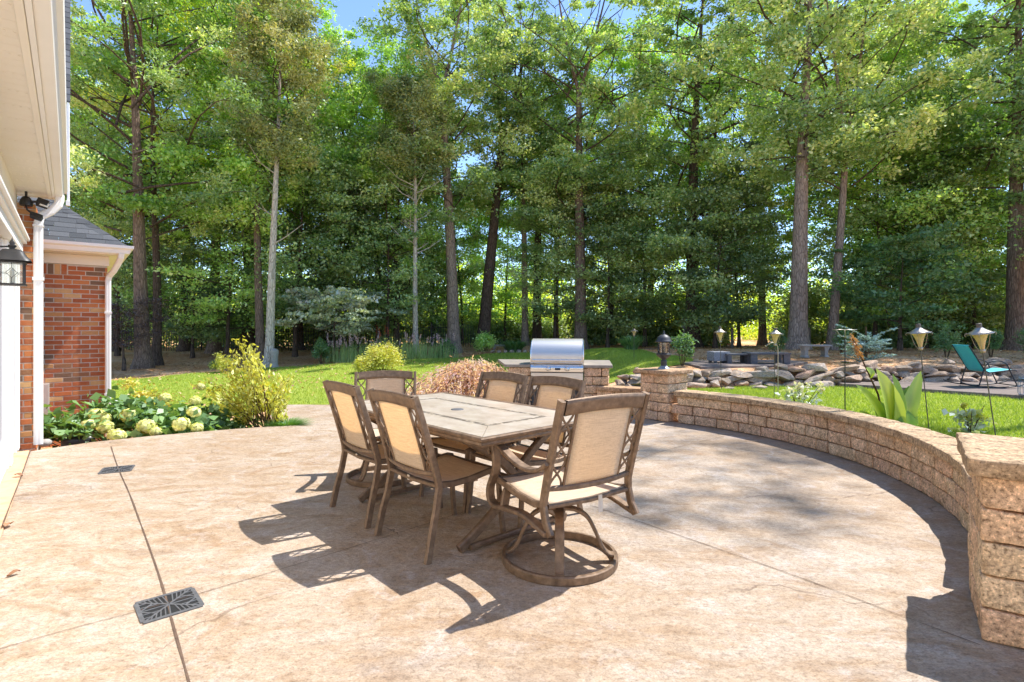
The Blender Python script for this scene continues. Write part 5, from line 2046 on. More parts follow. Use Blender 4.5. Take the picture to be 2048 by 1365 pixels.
def grass_tuft(name, label, loc, R, H, n, mat, seed, cat="ornamental grass", w=.006, arch=.5):
    rg = np.random.default_rng(seed)
    a = rg.uniform(0, 2 * PI, n)
    r0 = rg.uniform(0, R * .35, n)
    out_ = rg.uniform(.25, 1.0, n) * R
    h = rg.uniform(.55, 1.0, n) * H
    d = np.c_[np.cos(a), np.sin(a), np.zeros(n)]
    s_ = np.c_[-np.sin(a), np.cos(a), np.zeros(n)] * w
    pts = []
    for u in (0, .35, .7, 1.0):
        p = d * (r0 + out_ * u ** 1.6)[:, None] + np.array([0, 0, 1]) * (h * (u - arch * u ** 3 * .6))[:, None]
        k = (1 - u) ** .6 if u < 1 else .08
        pts += [p - s_ * k, p + s_ * k]
    v = np.stack(pts, 1).reshape(-1, 3)
    b = (np.arange(n) * 8)[:, None]
    f = np.concatenate([b + np.array([[0, 1, 3, 2]]), b + np.array([[2, 3, 5, 4]]), b + np.array([[4, 5, 7, 6]])], 0)
    o = mesh_np(name, v, f, mat, attrs={'tone': np.repeat(np.clip(rg.normal(.5, .2, n), 0, 1), 8)})
    o.location = loc
    return tag(o, label, cat)


grass_tuft("grass_clump", "bright green grassy clump at the patio edge below the golden shrub", at(572, 7.42, -.12), .34, .24, 900, M['tuft'], 61)
grass_tuft("iris_clump", "grey green iris clump at the far turf edge left of the post lamp", ground_at(1262, 19.3), .62, .8, 300, M['leafg'], 62, "perennial", .02)
grass_tuft("daylily_clump", "green daylily clump ringed by pale stones right of the dark leaning trunk", ground_at(1028, 25.0), .95, .85, 500, M['leafg'], 63, "perennial", .02)


def flower_clump(label, px, Y_, W_, H_, n, spikes, seed, smat):
    rg = np.random.default_rng(seed)
    p = ground_at(px, Y_)
    root = thing("flower_clump", label, "flowers", p)
    x = rg.normal(0, W_ * .42, n)
    y = rg.normal(0, W_ * .22, n)
    h = rg.uniform(.2, .95, n) ** 1.4 * H_
    b = np.c_[x, y, np.zeros(n)]
    t_ = b + np.c_[rg.normal(0, .1, n), rg.normal(0, .1, n), h]
    s_ = np.c_[np.full(n, .010), rg.normal(0, .004, n), np.zeros(n)]
    v = np.stack([b - s_, b + s_, t_], 1).reshape(-1, 3)
    mesh_np("foliage", v, np.arange(n * 3).reshape(-1, 3), M['sage'], root, {'tone': np.repeat(rg.uniform(0, 1, n), 3)})
    c = []
    for _ in range(spikes):
        bx_, by_ = rg.normal(0, W_ * .42), rg.normal(0, W_ * .2)
        lx = rg.normal(0, .06)
        hh_ = H_ * rg.uniform(.75, 1.1)
        for q in range(26):
            u = q / 26
            c.append((bx_ + lx * u + rg.normal(0, .018), by_ + rg.normal(0, .018), hh_ * (.72 + .28 * u)))
    foliage("flower_spikes", c, smat, rg, root, L=.05, W=.035, flat=.1, droop=0)
    return root


flower_clump("lilac flower spikes on grassy stems below the silvery dogwood", 690, 22.3, 1.0, 1.1, 380, 20, 71, M['spike'])
flower_clump("grassy green clump with few spikes right of the lilac flowers", 735, 22.6, .9, .95, 420, 10, 72, M['spike'])
flower_clump("purple spiked perennials around the thin pale trunk", 822, 23.0, 1.1, 1.1, 440, 12, 73, M['spike'])
flower_clump("reddish spiked perennials between the thin pale trunk and the thick oak", 872, 23.3, 1.0, 1.0, 340, 13, 74, M['spike'])
flower_clump("red flowers on tall stems behind the round golden bush", 768, 23.4, .6, 1.35, 260, 5, 75, M['redflower'])
bush("dwarf_bush", "leafy low green bush at the foot of the thick oak with orange blooms", "shrub", ground_at(893, 25.4), (.6, .5, .8), M['leafg'], 1100, 76, .09, .04, 14)

bush("barberry", "rounded golden green bush on the turf behind the swivel chair", "shrub", ground_at(768, 17.6), (.78, .65, 1.0), M['gold'], 7500, 81, .05, .03, 30, shell=.35)
bush("barberry", "low orange tinted golden mound at the left foot of the round golden bush", "shrub", ground_at(728, 17.2), (.55, .5, .55), M['gold'], 3200, 82, .05, .03, 16, shell=.35)
bush("euonymus", "narrow pale green shrub in front of the silvery dogwood", "shrub", ground_at(643, 21.9), (.42, .38, 1.15), M['leafg'], 2600, 83, .07, .045, 18)
bush("evergreen_shrub", "dark green rounded shrub at the right foot of the leaning trunk", "shrub", ground_at(972, 26.5), (.75, .6, .95), M['leafb'], 2600, 84, .08, .05, 20)
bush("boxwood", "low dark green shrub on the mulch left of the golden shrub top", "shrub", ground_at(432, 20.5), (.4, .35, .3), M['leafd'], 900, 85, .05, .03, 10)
bush("rose_bush", "airy green bush with yellow tips right of the post lamp", "shrub", ground_at(1364, 12.9) + Vector((0, 0, .05)), (.36, .34, .74), M['leafg'], 1300, 86, .055, .032, 14, up=.3)
for px, Y_, s, lab, sd in [(1557, 17.2, .62, "small cone shaped evergreen behind the low grey tables", 91), (1893, 15.6, .66, "small upright evergreen between the two biggest copper torches", 92),
                           (1982, 16.2, .62, "small upright evergreen right behind the teal rocking chair", 93), (2062, 15.4, .7, "small evergreen cut by the photo's right edge", 94), (1683, 17.0, .62, "small evergreen left of the blue spruce, at the grey trunk's foot", 95)]:
    bush("young_evergreen", lab, "evergreen", ground_at(px, Y_), (.30 * s / .6, .3 * s / .6, 1.0 * s / .6), M['leafg'], 2200, sd, .06, .02, 20, group="young evergreens on the pine straw")

# blue conifer with feathery arching branches
rg = np.random.default_rng(101)
p = ground_at(1732, 13.2)
bs = thing("blue_conifer", "feathery blue grey conifer with arching branches above the rock wall", "conifer", p)
bs.scale = (1.12,) * 3
mb = MB()
cen, ld = [], []
for k in range(46):
    h = rg.uniform(.05, .72) ** 1.1
    a = rg.uniform(0, 2 * PI)
    L = .72 * (1 - .45 * h) * rg.uniform(.7, 1.1)
    if k < 5:
        h, L = .35 + .1 * k, .6
        a = [0.2, .6, 1.0, 5.9, 2.6][k]
    up_ = .25 + (.5 if k < 5 else .1)
    prev = None
    pts = []
    for q in range(12):
        u = q / 11
        pts.append(np.array([math.cos(a) * L * u, math.sin(a) * L * u * .8, h * .8 + up_ * L * u * (1 - .35 * u)]))
    mb.tube([tuple(x) for x in pts[::3]], [.012, .009, .006, .003], 5)
    for _ in range(90):
        u = rg.uniform(.1, 1.0)
        i = min(10, int(u * 11))
        b = pts[i] + (pts[i + 1] - pts[i]) * (u * 11 - i)
        side = rg.choice((-1, 1))
        d = np.array([-math.sin(a) * side, math.cos(a) * side, .25])
        w = .10 * (1 - .6 * u)
        cen.append(b + d * rg.uniform(0, w))
        ld.append(d + np.array([math.cos(a), math.sin(a), 0]) * .6)
mb.tube([(0, 0, -.05), (0, 0, .85)], [.035, .015], 8).build("branches", M['stem'], bs)
foliage("foliage", cen, M['blue'], rg, bs, L=.065, W=.02, flat=.3, droop=0, ldir=np.array(ld))

# weeping pink maple
rg = np.random.default_rng(111)
p = Vector((-.72, 10.0, ztf(-.72, 10.0)))
wm = thing("weeping_maple", "pink weeping laceleaf maple spilling in a low mound beside the grill island", "shrub", p)
mb = MB()
cen, ld, tn = [], [], []
for k in range(120):
    a = rg.uniform(0, 2 * PI)
    L = rg.uniform(.45, 1.45)
    z0 = rg.uniform(.42, .74)
    t0 = rg.normal(.5, .16)
    pts = []
    for q in range(9):
        u = q / 8
        pts.append(np.array([math.cos(a) * L * u, math.sin(a) * L * u * .85, max(.03, z0 * (1 - .12 * u) * (1 - u ** 2.2 * rg.uniform(.75, .95)))]))
    mb.tube([tuple(x) for x in pts[::2]], [.007, .005, .004, .003, .002], 5)
    for _ in range(190):
        u = rg.uniform(.15, 1.02)
        i = min(7, int(u * 8))
        b = pts[i] + (pts[i + 1] - pts[i]) * (u * 8 - i)
        cen.append(b + rg.normal(0, .06, 3))
        ld.append((math.cos(a) * .6, math.sin(a) * .6, -.7))
        tn.append(t0 + (.2 if rg.uniform() < .06 else 0))
cen = np.array(cen)
cen[:, 2] = cen[:, 2].clip(.02)
mb.tube([(0, 0, -.05), (.03, .02, .3), (0, 0, .62)], [.05, .04, .03], 8).build("branches", M['stem'], wm)
foliage("foliage", cen, M['pinkleaf'], rg, wm, L=.075, W=.016, flat=.35, droop=.1, ldir=np.array(ld), tone=np.array(tn))


# canna: big blades built one by one
def blade(mb, base, tip, bow, W_, n=9):
    base, tip, bow = Vector(base), Vector(tip), Vector(bow)
    ax = (tip - base).normalized()
    side = ax.cross(bow if bow.length > 0 else Vector((0, 1, 0))).normalized()
    rows_ = []
    for i in range(n + 1):
        u = i / n
        c = base + (tip - base) * u + bow * math.sin(PI * u) * .5
        w = W_ * (.16 + .84 * math.sin(PI * min(1, (u * .95 + .02)) ** .8)) * (1 if u < 1 else .05)
        nv = bow.normalized() if bow.length else Vector((0, 1, 0))
        rows_.append([c + side * (w * k) - nv * (abs(k) * -w * .45) for k in (-1, -.5, 0, .5, 1)])
    mb.grid(rows_)


p = at(1778, 5.75, ztf(3.98, 5.75))
ca = thing("canna", "big yellow green canna with broad upright leaves and a dry orange flower spike", "plant", p)
LV = [((0, 0, 0), (1752, 737), (.05, -.14, 0), .115, .85), ((.04, 0, 0), (1842, 742), (-.05, -.10, .03), .065, .7), ((0, 0, 0), (1712, 770), (.03, -.10, .10), .085, .6), ((.03, .03, 0), (1818, 772), (-.03, -.08, .0), .10, .25),
      ((0, 0, 0), (1718, 824), (.0, -.06, .12), .07, .35), ((.03, -.02, 0), (1812, 790), (-.04, -.12, .03), .105, .65), ((.04, .0, .0), (1816, 826), (.0, -.08, .06), .085, .12), ((-.03, 0, 0), (1740, 792), (.02, -.10, .06), .09, .5), ((0, .04, 0), (1785, 748), (.05, -.09, 0), .10, .4)]
for k, (b, (px, py), bow, W_, tone) in enumerate(LV):
    Y_ = 5.75 + (.1 if k % 2 else -.1)
    tip = at(px, Y_, zat(py, Y_)) - p
    mb = MB()
    blade(mb, b, tip, bow, W_ * 1.25)
    o = mb.build("leaf", M['canna'], ca)
    a = o.data.attributes.new("tone", 'FLOAT', 'POINT')
    a.data.foreach_set("value", np.clip(tone + np.resize(np.array([-.04, -.12, .22, -.12, -.04]), len(o.data.vertices)), 0, 1).astype(np.float32))
q = at(1705, 5.75, zat(678, 5.75)) - p
mb = MB().tube([(0, 0, 0), (q.x * .3, 0, q.z * .5), (q.x * .72, 0, q.z * .8), tuple(q)], [.012, .010, .007, .004], 7)
mb.build("flower_stalk", M['stem'], ca)
rg = np.random.default_rng(121)
c = [np.array(q) * u + np.array([0, 0, 0]) + rg.normal(0, .018, 3) for u in rg.uniform(.83, 1.02, 150)]
c = [np.array((q.x * .72 + (q.x * .28) * ((u - .83) / .17), 0, q.z * .8 + q.z * .2 * ((u - .83) / .17))) + rg.normal(0, .016, 3) for u in rg.uniform(.86, 1.02, 150)]
foliage("flower_spike", c, M['cannaflower'], rg, ca, L=.045, W=.014, flat=.1, ldir=np.tile(np.array([[-.5, 0, .8]]), (150, 1)))
q2 = at(1735, 5.75, zat(752, 5.75)) - p
mb = MB()
blade(mb, (q2.x - .02, 0, q2.z + .09), (q2.x + .02, 0, q2.z - .04), (.03, -.05, 0), .05)
o = mb.build("leaf", M['canna'], ca)
a = o.data.attributes.new("tone", 'FLOAT', 'POINT')
a.data.foreach_set("value", np.full(len(o.data.vertices), .55, dtype=np.float32))


def flower_plant(label, px, Y_, R_, H_, n, nf, seed, fm):
    rg = np.random.default_rng(seed)
    p = ground_at(px, Y_)
    root = thing("flowering_plant", label, "plant", p)
    c = np.c_[rg.normal(0, R_ * .5, n), rg.normal(0, R_ * .5, n), rg.uniform(.03, .8, n) * H_]
    foliage("foliage", c, M['leafs'] if nf else M['hydra'], rg, root, L=.085, W=.05, flat=.5, droop=.1)
    mb = MB()
    fc_ = []
    for k in range(max(nf, 5)):
        x, y, z = rg.normal(0, R_ * .55), rg.normal(0, R_ * .5), H_ * rg.uniform(.65, 1.05)
        mb.tube([(x * .1, y * .1, 0), (x * .6, y * .6, z * .6), (x, y, z)], [.006, .005, .003], 5)
        if k < nf:
            fc_ += [np.array((x, y, z)) + rg.normal(0, .022, 3) for _ in range(26)]
    mb.build("stems", M['stem'], root)
    if fc_:
        foliage("flowers", fc_, fm, rg, root, L=.045, W=.032, flat=.3, droop=0)
    return root


flower_plant("pale flowered rose on the turf behind the curved wall, left of the thin black stand", 1598, 8.0, .30, .50, 170, 8, 131, M['flower'])
flower_plant("small leafy plant behind the wall cap, between the two leaning torch poles", 1872, 4.9, .12, .13, 60, 0, 132, M['flower'])
flower_plant("taller leafy plant on the turf in front of the largest torch pole", 1940, 6.4, .17, .36, 110, 3, 133, M['gold'])
# ------------------------------------------------------------------ trees
def curve_at(P, u):
    x = u * (len(P) - 1)
    i = min(len(P) - 2, int(x))
    return P[i] + (P[i + 1] - P[i]) * (x - i)


def tree_meshes(seed, H=20, r0=.3, cb=5.0, cr=3.6, nl=34, leaves=24000, L=.14, W=.08, lean=(0, 0), wob=.25, fork=None, forkspread=1.6, twigs=9,
                clump=.31, el=(.3, 1.0), mat='leaf', bark='bark', prof='oak', droop=.3, flat=.5, dead=0, top_thin=.5, zflat=.55):
    """Trunk with limbs, and a crown of leaf clumps hung on the twigs. Returns (trunk object, crown object)."""
    rg = np.random.default_rng(seed)
    mb = MB()
    m2 = MB()
    n = 15
    ph = rg.uniform(0, 6.3, 4)
    ax = []
    for i in range(n):
        u = i / (n - 1)
        ax.append(np.array([lean[0] * u * H + wob * (math.sin(u * 4 + ph[0]) - math.sin(ph[0])) * u, lean[1] * u * H + wob * (math.sin(u * 3.3 + ph[1]) - math.sin(ph[1])) * u, u * H]))
    leaders = []
    taper = lambda u: r0 * max(.06, (1 - u) ** .85)
    if fork:
        k = max(3, int(fork * (n - 1)))
        trunk = ax[:k + 1]
        leaders.append((trunk, [taper(i / (n - 1)) for i in range(k + 1)], 0.0, fork))
        for s in (-1, 1):
            a = rg.uniform(-.5, .5) + (0 if s > 0 else PI)
            pts = [ax[k] + np.array([0, 0, -.02])]
            m = n - 1 - k
            for i in range(1, m + 1):
                u = i / m
                off = forkspread * (u ** .8) * (1 if s > 0 else .85)
                pts.append(ax[k + i] + np.array([math.cos(a) * off, math.sin(a) * off, -.02 * H * u * (s < 0)]))
            leaders.append((pts, [taper((k + i) / (n - 1)) * .74 for i in range(m + 1)], fork, 1.0))
    else:
        leaders.append((ax, [taper(i / (n - 1)) for i in range(n)], 0.0, 1.0))
    for P, R, u0, u1 in leaders:
        P2, R2 = list(P), list(R)
        if u0 == 0.0:                                 # root flare
            P2 = [P[0] + np.array([0, 0, -.3]), P[0] + np.array([0, 0, .06]), P[0] + np.array([0, 0, .45])] + P2[1:]
            R2 = [R[0] * 1.75, R[0] * 1.5, R[0] * 1.08] + R2[1:]
        mb.tube([tuple(p) for p in P2], R2, 11)
    cc, ct, cs = [], [], []
    ga = rg.uniform(0, 6.3)
    for k in range(nl):
        q = (k + rg.uniform(.1, .9)) / nl
        h = cb + (H * .985 - cb) * q ** .92
        u = h / H
        cand = [l for l in leaders if l[2] <= u <= l[3]] or [leaders[-1]]
        P, R, u0, u1 = cand[rg.integers(0, len(cand))]
        t_ = (u - u0) / (u1 - u0)
        base = curve_at(P, t_)
        rad = float(np.interp(t_ * (len(R) - 1), range(len(R)), R))
        ga += 2.4 + rg.normal(0, .5)
        if prof == 'oak':
            ext = cr * (.55 + .75 * math.sin(PI * min(1, q * .85 + .12))) * rg.uniform(.6, 1.15)
        elif prof == 'cone':
            ext = cr * (1.05 - .8 * q) * rg.uniform(.75, 1.15)
        else:                                         # column / top knot
            ext = cr * (.5 + .7 * math.sin(PI * min(1, q * .8 + .15))) * rg.uniform(.6, 1.1)
        e = rg.uniform(*el) * (1 - .3 * (q < .25)) + .35 * q
        pts = []
        for i in range(7):
            v = i / 6
            rr = ext * v
            z = ext * math.tan(min(1.1, e)) * v * (1 - .35 * v) if prof != 'cone' else ext * (.25 * v - .35 * v * v)
            b = .22 * ext * math.sin(v * 3.4 + k)
            pts.append(base + np.array([math.cos(ga) * rr - math.sin(ga) * b, math.sin(ga) * rr + math.cos(ga) * b, z]))
        lr = min(rad * .45, .009 + .009 * ext)
        m2.tube([tuple(p) for p in pts], [lr * (1 - .85 * i / 6) for i in range(7)], 6)
        tone = rg.normal(.48, .2)
        for j in range(twigs):
            v = rg.uniform(.16, 1.02)
            p = curve_at(pts, min(v, 1))
            a2 = ga + rg.choice((-1, 1)) * rg.uniform(.4, 1.3)
            tl = ext * rg.uniform(.10, .34) * (1.15 - .5 * v)
            q2 = p + np.array([math.cos(a2) * tl, math.sin(a2) * tl, rg.uniform(-.15, .45) * tl])
            if j % 2 == 0:
                m2.tube([tuple(p), tuple((p + q2) / 2 + np.array([0, 0, .05 * tl])), tuple(q2)], [lr * .35, lr * .22, .006], 4)
            cc.append(q2)
            ct.append(tone + rg.normal(0, .08))
            cs.append(clump * rg.uniform(.45, 1.3) * (1 - .25 * q))
    for k in range(dead):                             # bare broken branches below the crown
        h = cb * (1 - .42 * (k + .5) / dead)
        base = curve_at(ax, h / H)
        a = rg.uniform(0, 6.3)
        ext = rg.uniform(.5, 1.5)
        p1 = base + np.array([math.cos(a) * ext * .5, math.sin(a) * ext * .5, ext * .22])
        p2 = base + np.array([math.cos(a + .2) * ext, math.sin(a + .2) * ext, ext * .62])
        mb.tube([tuple(base), tuple(p1), tuple(p2)], [.03, .02, .006], 5)
        mb.tube([tuple(p1), tuple(p1 + np.array([math.cos(a - .7) * .4, math.sin(a - .7) * .4, .25]))], [.015, .004], 4)
    cc, ct, cs = np.array(cc), np.array(ct), np.array(cs)
    if top_thin:
        keep = rg.uniform(0, 1, len(cc)) > top_thin * ((cc[:, 2] - cb) / (H - cb)).clip(0, 1) ** 1.5
        cc, ct, cs = cc[keep], ct[keep], cs[keep]
    k = rg.integers(0, len(cc), leaves)
    off = rg.normal(0, 1, (leaves, 3)) * cs[k][:, None]
    off[:, 2] *= zflat
    c = cc[k] + off
    tr = mb.build("trunk", M[bark])
    for p in tr.data.polygons:
        p.use_smooth = True
    cr_ = foliage("crown", c, M[mat], rg, None, L=L, W=W, flat=flat, droop=droop, tone=ct[k])
    br = m2.build("branches", M['barkd'])
    return tr, cr_, br


def plant(name, label, px, Y_, meshes, rot=0.0, scale=1.0, group=None, cat="tree", x=None):
    p = ground_at(px, Y_) if x is None else Vector((x, Y_, ztf(x, Y_)))
    root = thing(name, label, cat, p, rot, group)
    if scale != 1.0:
        root.scale = scale if isinstance(scale, tuple) else (scale,) * 3
    for o in meshes:
        if o.parent is None:
            o.parent = root
        else:
            c = o.copy()
            COL.objects.link(c)
            c.parent = root
    return root


TM = tree_meshes
# trees one can single out in the photograph
plant("oak_tree", "thick brown oak with flared roots just right of the brick bay's downspout", 286, 20.6, TM(201, 16.5, .27, 4.6, 4.6, 46, 54994, L=.13, W=.05, lean=(-.035, 0), mat='leaf', bark='bark', droop=.6, el=(.3, .9), clump=.34))
plant("woodland_tree", "slimmer trunk joined to the right side of the thick oak near the brick bay", 313, 22.0, TM(202, 14, .18, 5.5, 3.0, 28, 23911, lean=(.03, 0), mat='leafb', bark='barkd'))
plant("cedar_tree", "tall cedar with a bare whitish trunk and a tufted olive crown", 538, 20.8, TM(203, 13.6, .175, 7.6, 1.6, 60, 34000, L=.13, W=.045, lean=(.028, 0), wob=.12, mat='leafo', bark='barkp', prof='col', dead=6, droop=0, flat=.15, clump=.21, twigs=8, top_thin=.1, zflat=.8, el=(.3, .9)))
plant("woodland_tree", "brown trunked tree close behind the left side of the whitish cedar trunk", 521, 22.6, TM(204, 15, .19, 6, 2.8, 26, 21519, lean=(-.02, 0), mat='leafb', bark='bark'))
plant("woodland_tree", "dark straight trunk left of the whitish cedar, at the wood's edge", 496, 26.5, TM(205, 19, .30, 5.5, 3.8, 34, 31083, mat='leaf', bark='barkd'))
plant("cedar_tree", "thin pale dead looking cedar with bare branches above the purple flowers", 832, 24.4, TM(206, 11.8, .135, 7.8, 1.6, 46, 24000, L=.13, W=.045, lean=(-.025, 0), wob=.18, mat='leafo', bark='barkp', prof='col', dead=22, droop=0, flat=.15, clump=.21, twigs=8, top_thin=.1, zflat=.8))
plant("tulip_tree", "tall forked tree with a grey trunk rising just left of the leaning dark trunk", 908, 26.2, TM(207, 19.5, .31, 6.5, 3.0, 44, 35866, lean=(-.022, 0), fork=.66, forkspread=1.7, mat='leaf', bark='barkg', top_thin=.75, el=(.3, .9)))
plant("woodland_tree", "dark leaning trunk, swollen at its foot, in front of bright yellow foliage", 966, 28.6, TM(208, 19.5, .34, 7.5, 3.8, 38, 28692, lean=(.075, 0), fork=.62, mat='leaf', bark='barkd', top_thin=.75, el=(.3, .9)))
plant("woodland_tree", "slender grey trunk left of the grill lid", 1050, 29.5, TM(209, 18.5, .19, 8, 2.8, 30, 21519, wob=.15, mat='leaf', bark='barkg', top_thin=.85))
plant("woodland_tree", "dark trunk right beside the slender grey one, behind the grill lid", 1074, 31.0, TM(210, 18, .27, 6, 3.4, 32, 26302, mat='leaf', bark='barkd', top_thin=.8))
plant("tulip_tree", "tall straight brown tree behind the right end of the grill", 1161, 26.8, TM(211, 19.5, .31, 6.0, 3.9, 46, 38257, lean=(.006, 0), fork=.7, forkspread=1.8, mat='leaf', bark='bark', top_thin=.85, el=(.2, .9)))
plant("woodland_tree", "tall dark tree with low drooping boughs behind the post lamp and rose bush", 1385, 26.5, TM(212, 18.5, .36, 2.6, 4.5, 60, 62168, lean=(.004, 0), mat='leaf', bark='barkd', top_thin=.35, droop=.55, el=(-.05, .6), zflat=.4))
plant("oak_tree", "thickest grey trunked oak, left of the concrete bench", 1596, 20.3, TM(213, 16.5, .33, 6.4, 3.5, 50, 33750, lean=(.022, 0), mat='leaf', bark='barkg', top_thin=.4, el=(.3, .95)))
plant("oak_tree", "leaning grey oak with a forked top just right of the concrete bench", 1664, 20.7, TM(214, 16, .18, 6.6, 3.2, 42, 24300, lean=(.055, 0), fork=.55, forkspread=1.3, mat='leaf', bark='barkg', top_thin=.7))
plant("oak_tree", "massive brown oak at the right edge of the photo behind the rocking chair", 2032, 19.6, TM(215, 15.5, .31, 5.4, 3.6, 50, 33750, lean=(-.01, 0), mat='leaf', bark='bark', top_thin=.35, el=(.3, .9)))
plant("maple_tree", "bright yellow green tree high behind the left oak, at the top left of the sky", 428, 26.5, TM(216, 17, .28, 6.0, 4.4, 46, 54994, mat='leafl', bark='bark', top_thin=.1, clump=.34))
plant("woodland_tree", "dark leafy tree between the golden shrub top and the left oak", 370, 27.5, TM(217, 17, .26, 4.5, 4.2, 40, 45430, mat='leafb', bark='barkd', top_thin=.2))

# slender trees in the second row: six models, each planted several times
MODELS = [TM(231, 15, .18, 3.5, 3.0, 40, 30000, L=.15, W=.09, mat='leaf', bark='barkd', top_thin=.5, clump=.34, el=(.3, .95)), TM(232, 17, .20, 3.5, 3.0, 40, 30000, L=.15, W=.09, lean=(.02, 0), mat='leafb', bark='barkd', top_thin=.5, fork=.6, clump=.34, el=(.3, .95)),
          TM(233, 14, .16, 3.0, 3.0, 40, 30000, L=.15, W=.09, lean=(-.03, 0), mat='leaf', bark='barkd', top_thin=.45, clump=.34, el=(.3, .95)), TM(234, 18, .22, 4.0, 3.2, 42, 32000, L=.15, W=.09, mat='leafb', bark='bark', top_thin=.55, fork=.5, clump=.34, el=(.3, .95))]
back = [(170, 29.5, 0, 1.0, "tree behind the bay roof's slope, nearest the brick wing"), (232, 27.0, 2, .95, "dark tree immediately left of the thick flared oak"),
        (600, 29.0, 1, .92, "tree between the whitish cedar and the silvery dogwood"), (655, 31.0, 0, 1.05, "tree trunk rising directly behind the silvery dogwood"), (703, 30.0, 2, .95, "dark trunk at the right side of the silvery dogwood"),
        (757, 29.0, 3, .9, "dark trunk behind the red flowers"), (793, 27.6, 1, .85, "crooked dark trunk between the red flowers and the thin pale cedar"), (866, 31.5, 2, .95, "dark trunk between the thin pale cedar and the forked grey tree"),
        (1112, 32.0, 0, .95, "dark trunk seen between the grill lid and the tall straight brown tree"), (1222, 30.0, 1, .95, "dark tree between the tall brown tree and the smallest torch"), (1300, 31.5, 3, .98, "dark tree behind the post lamp's head"),
        (1452, 30.5, 2, 1.0, "dark tree behind the torch that fronts the planter box"), (1525, 29.5, 3, .95, "dark tree left of the thickest grey oak"), (1720, 26.5, 0, 1.0, "tree behind the blue conifer"), (1800, 28.0, 1, 1.0, "tree behind the bright green dogwood"),
        (1878, 24.5, 2, 1.05, "dark trunk between the two biggest torches"), (1955, 26.0, 3, .9, "tree rising behind the teal rocking chair's back")]
for k, (px, Y_, m, s, lab) in enumerate(back):
    plant("woodland_tree", lab, px, Y_, MODELS[m], rot=k * 1.9, scale=s, group="slender trees in the second row of the wood")
for k, (px, Y_, m, s, lab) in enumerate([(2190, 17.5, 2, .72, "leafy tree reaching in from beyond the photo's right edge"), (60, 30, 3, 1.0, "tree hidden behind the white eave and bay roof")]):
    plant("woodland_tree", lab, px, Y_, MODELS[m], rot=k * 1.3 + .4, scale=s)

DT = TM(261, 23, .20, 18.0, 2.0, 11, 1100, L=.17, W=.10, mat='leaf', bark='bark', top_thin=0, clump=.42, twigs=4)
plant("tulip_tree", "tall tree standing beyond the photo's right edge, its thin top dappling the paving", 0, 10.7, DT, x=14.7)
# small understory trees
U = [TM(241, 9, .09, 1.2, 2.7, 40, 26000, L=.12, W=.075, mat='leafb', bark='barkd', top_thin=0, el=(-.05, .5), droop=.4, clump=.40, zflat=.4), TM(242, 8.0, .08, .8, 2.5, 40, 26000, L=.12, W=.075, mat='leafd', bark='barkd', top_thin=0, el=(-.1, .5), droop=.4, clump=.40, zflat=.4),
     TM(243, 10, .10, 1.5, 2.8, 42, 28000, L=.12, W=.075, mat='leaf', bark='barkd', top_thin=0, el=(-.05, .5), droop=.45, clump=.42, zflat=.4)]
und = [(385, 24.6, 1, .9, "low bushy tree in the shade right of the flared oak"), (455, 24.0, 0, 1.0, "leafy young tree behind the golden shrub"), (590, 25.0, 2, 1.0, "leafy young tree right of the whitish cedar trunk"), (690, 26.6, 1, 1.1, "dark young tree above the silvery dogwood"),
       (775, 26.0, 2, .9, "dark young tree filling the shade left of the thin pale cedar"), (925, 31.0, 0, .9, "young tree between the forked grey tree and the leaning trunk"), (1010, 33.0, 0, 1.0, "young tree right of the leaning dark trunk"), (1110, 28.5, 2, .9, "young tree with level boughs above the grill lid"), (1215, 27.0, 1, 1.0, "young dark tree right of the grill"),
       (1290, 28.0, 2, 1.0, "young tree above the post lamp"), (1430, 24.5, 1, 1.0, "low dark young tree behind the planter box torch"), (1478, 26.0, 2, .8, "young tree left of the thickest oak trunk"), (1750, 23.5, 2, 1.0, "young tree above the blue conifer"), (1850, 22.5, 0, 1.05, "young tree above the bright green dogwood's right side"),
       (1950, 22.0, 1, .95, "young dark tree above the two biggest torches"), (235, 24.5, 2, .9, "young tree beside the bay's downspout"), (2120, 20.5, 0, 1.0, "young tree right of the massive edge oak")]
for k, (px, Y_, m, s, lab) in enumerate(und):
    plant("young_tree", lab, px, Y_, U[m], rot=k * 2.3, scale=s, group="young trees under the tall wood")

DW = TM(251, 2.6, .07, 1.05, 1.9, 26, 11000, L=.12, W=.075, mat='leafs', bark='barkd', top_thin=0, el=(.15, .45), droop=.5, clump=.18, zflat=.25, wob=.1)
plant("dogwood", "small silvery leaved dogwood with a wide layered crown", 668, 23.0, DW, cat="small tree")
DW2 = TM(252, 3.6, .07, .7, 2.1, 26, 16000, L=.12, W=.07, mat='leafg', bark='barkd', top_thin=0, el=(.1, .5), droop=.4, clump=.26, zflat=.25, wob=.1)
plant("dogwood", "bright green dogwood with flat layered boughs behind the tilted torch", 1800, 19.6, DW2, cat="small tree")
PM = TM(253, 2.2, .05, .8, 1.3, 20, 7000, L=.07, W=.03, mat='purple', bark='barkd', top_thin=0, el=(.1, .5), droop=.5, clump=.2, zflat=.3, wob=.1)
plant("japanese_maple", "dark purple leaved small maple in front of the flared oak", 248, 19.6, PM, cat="small tree")


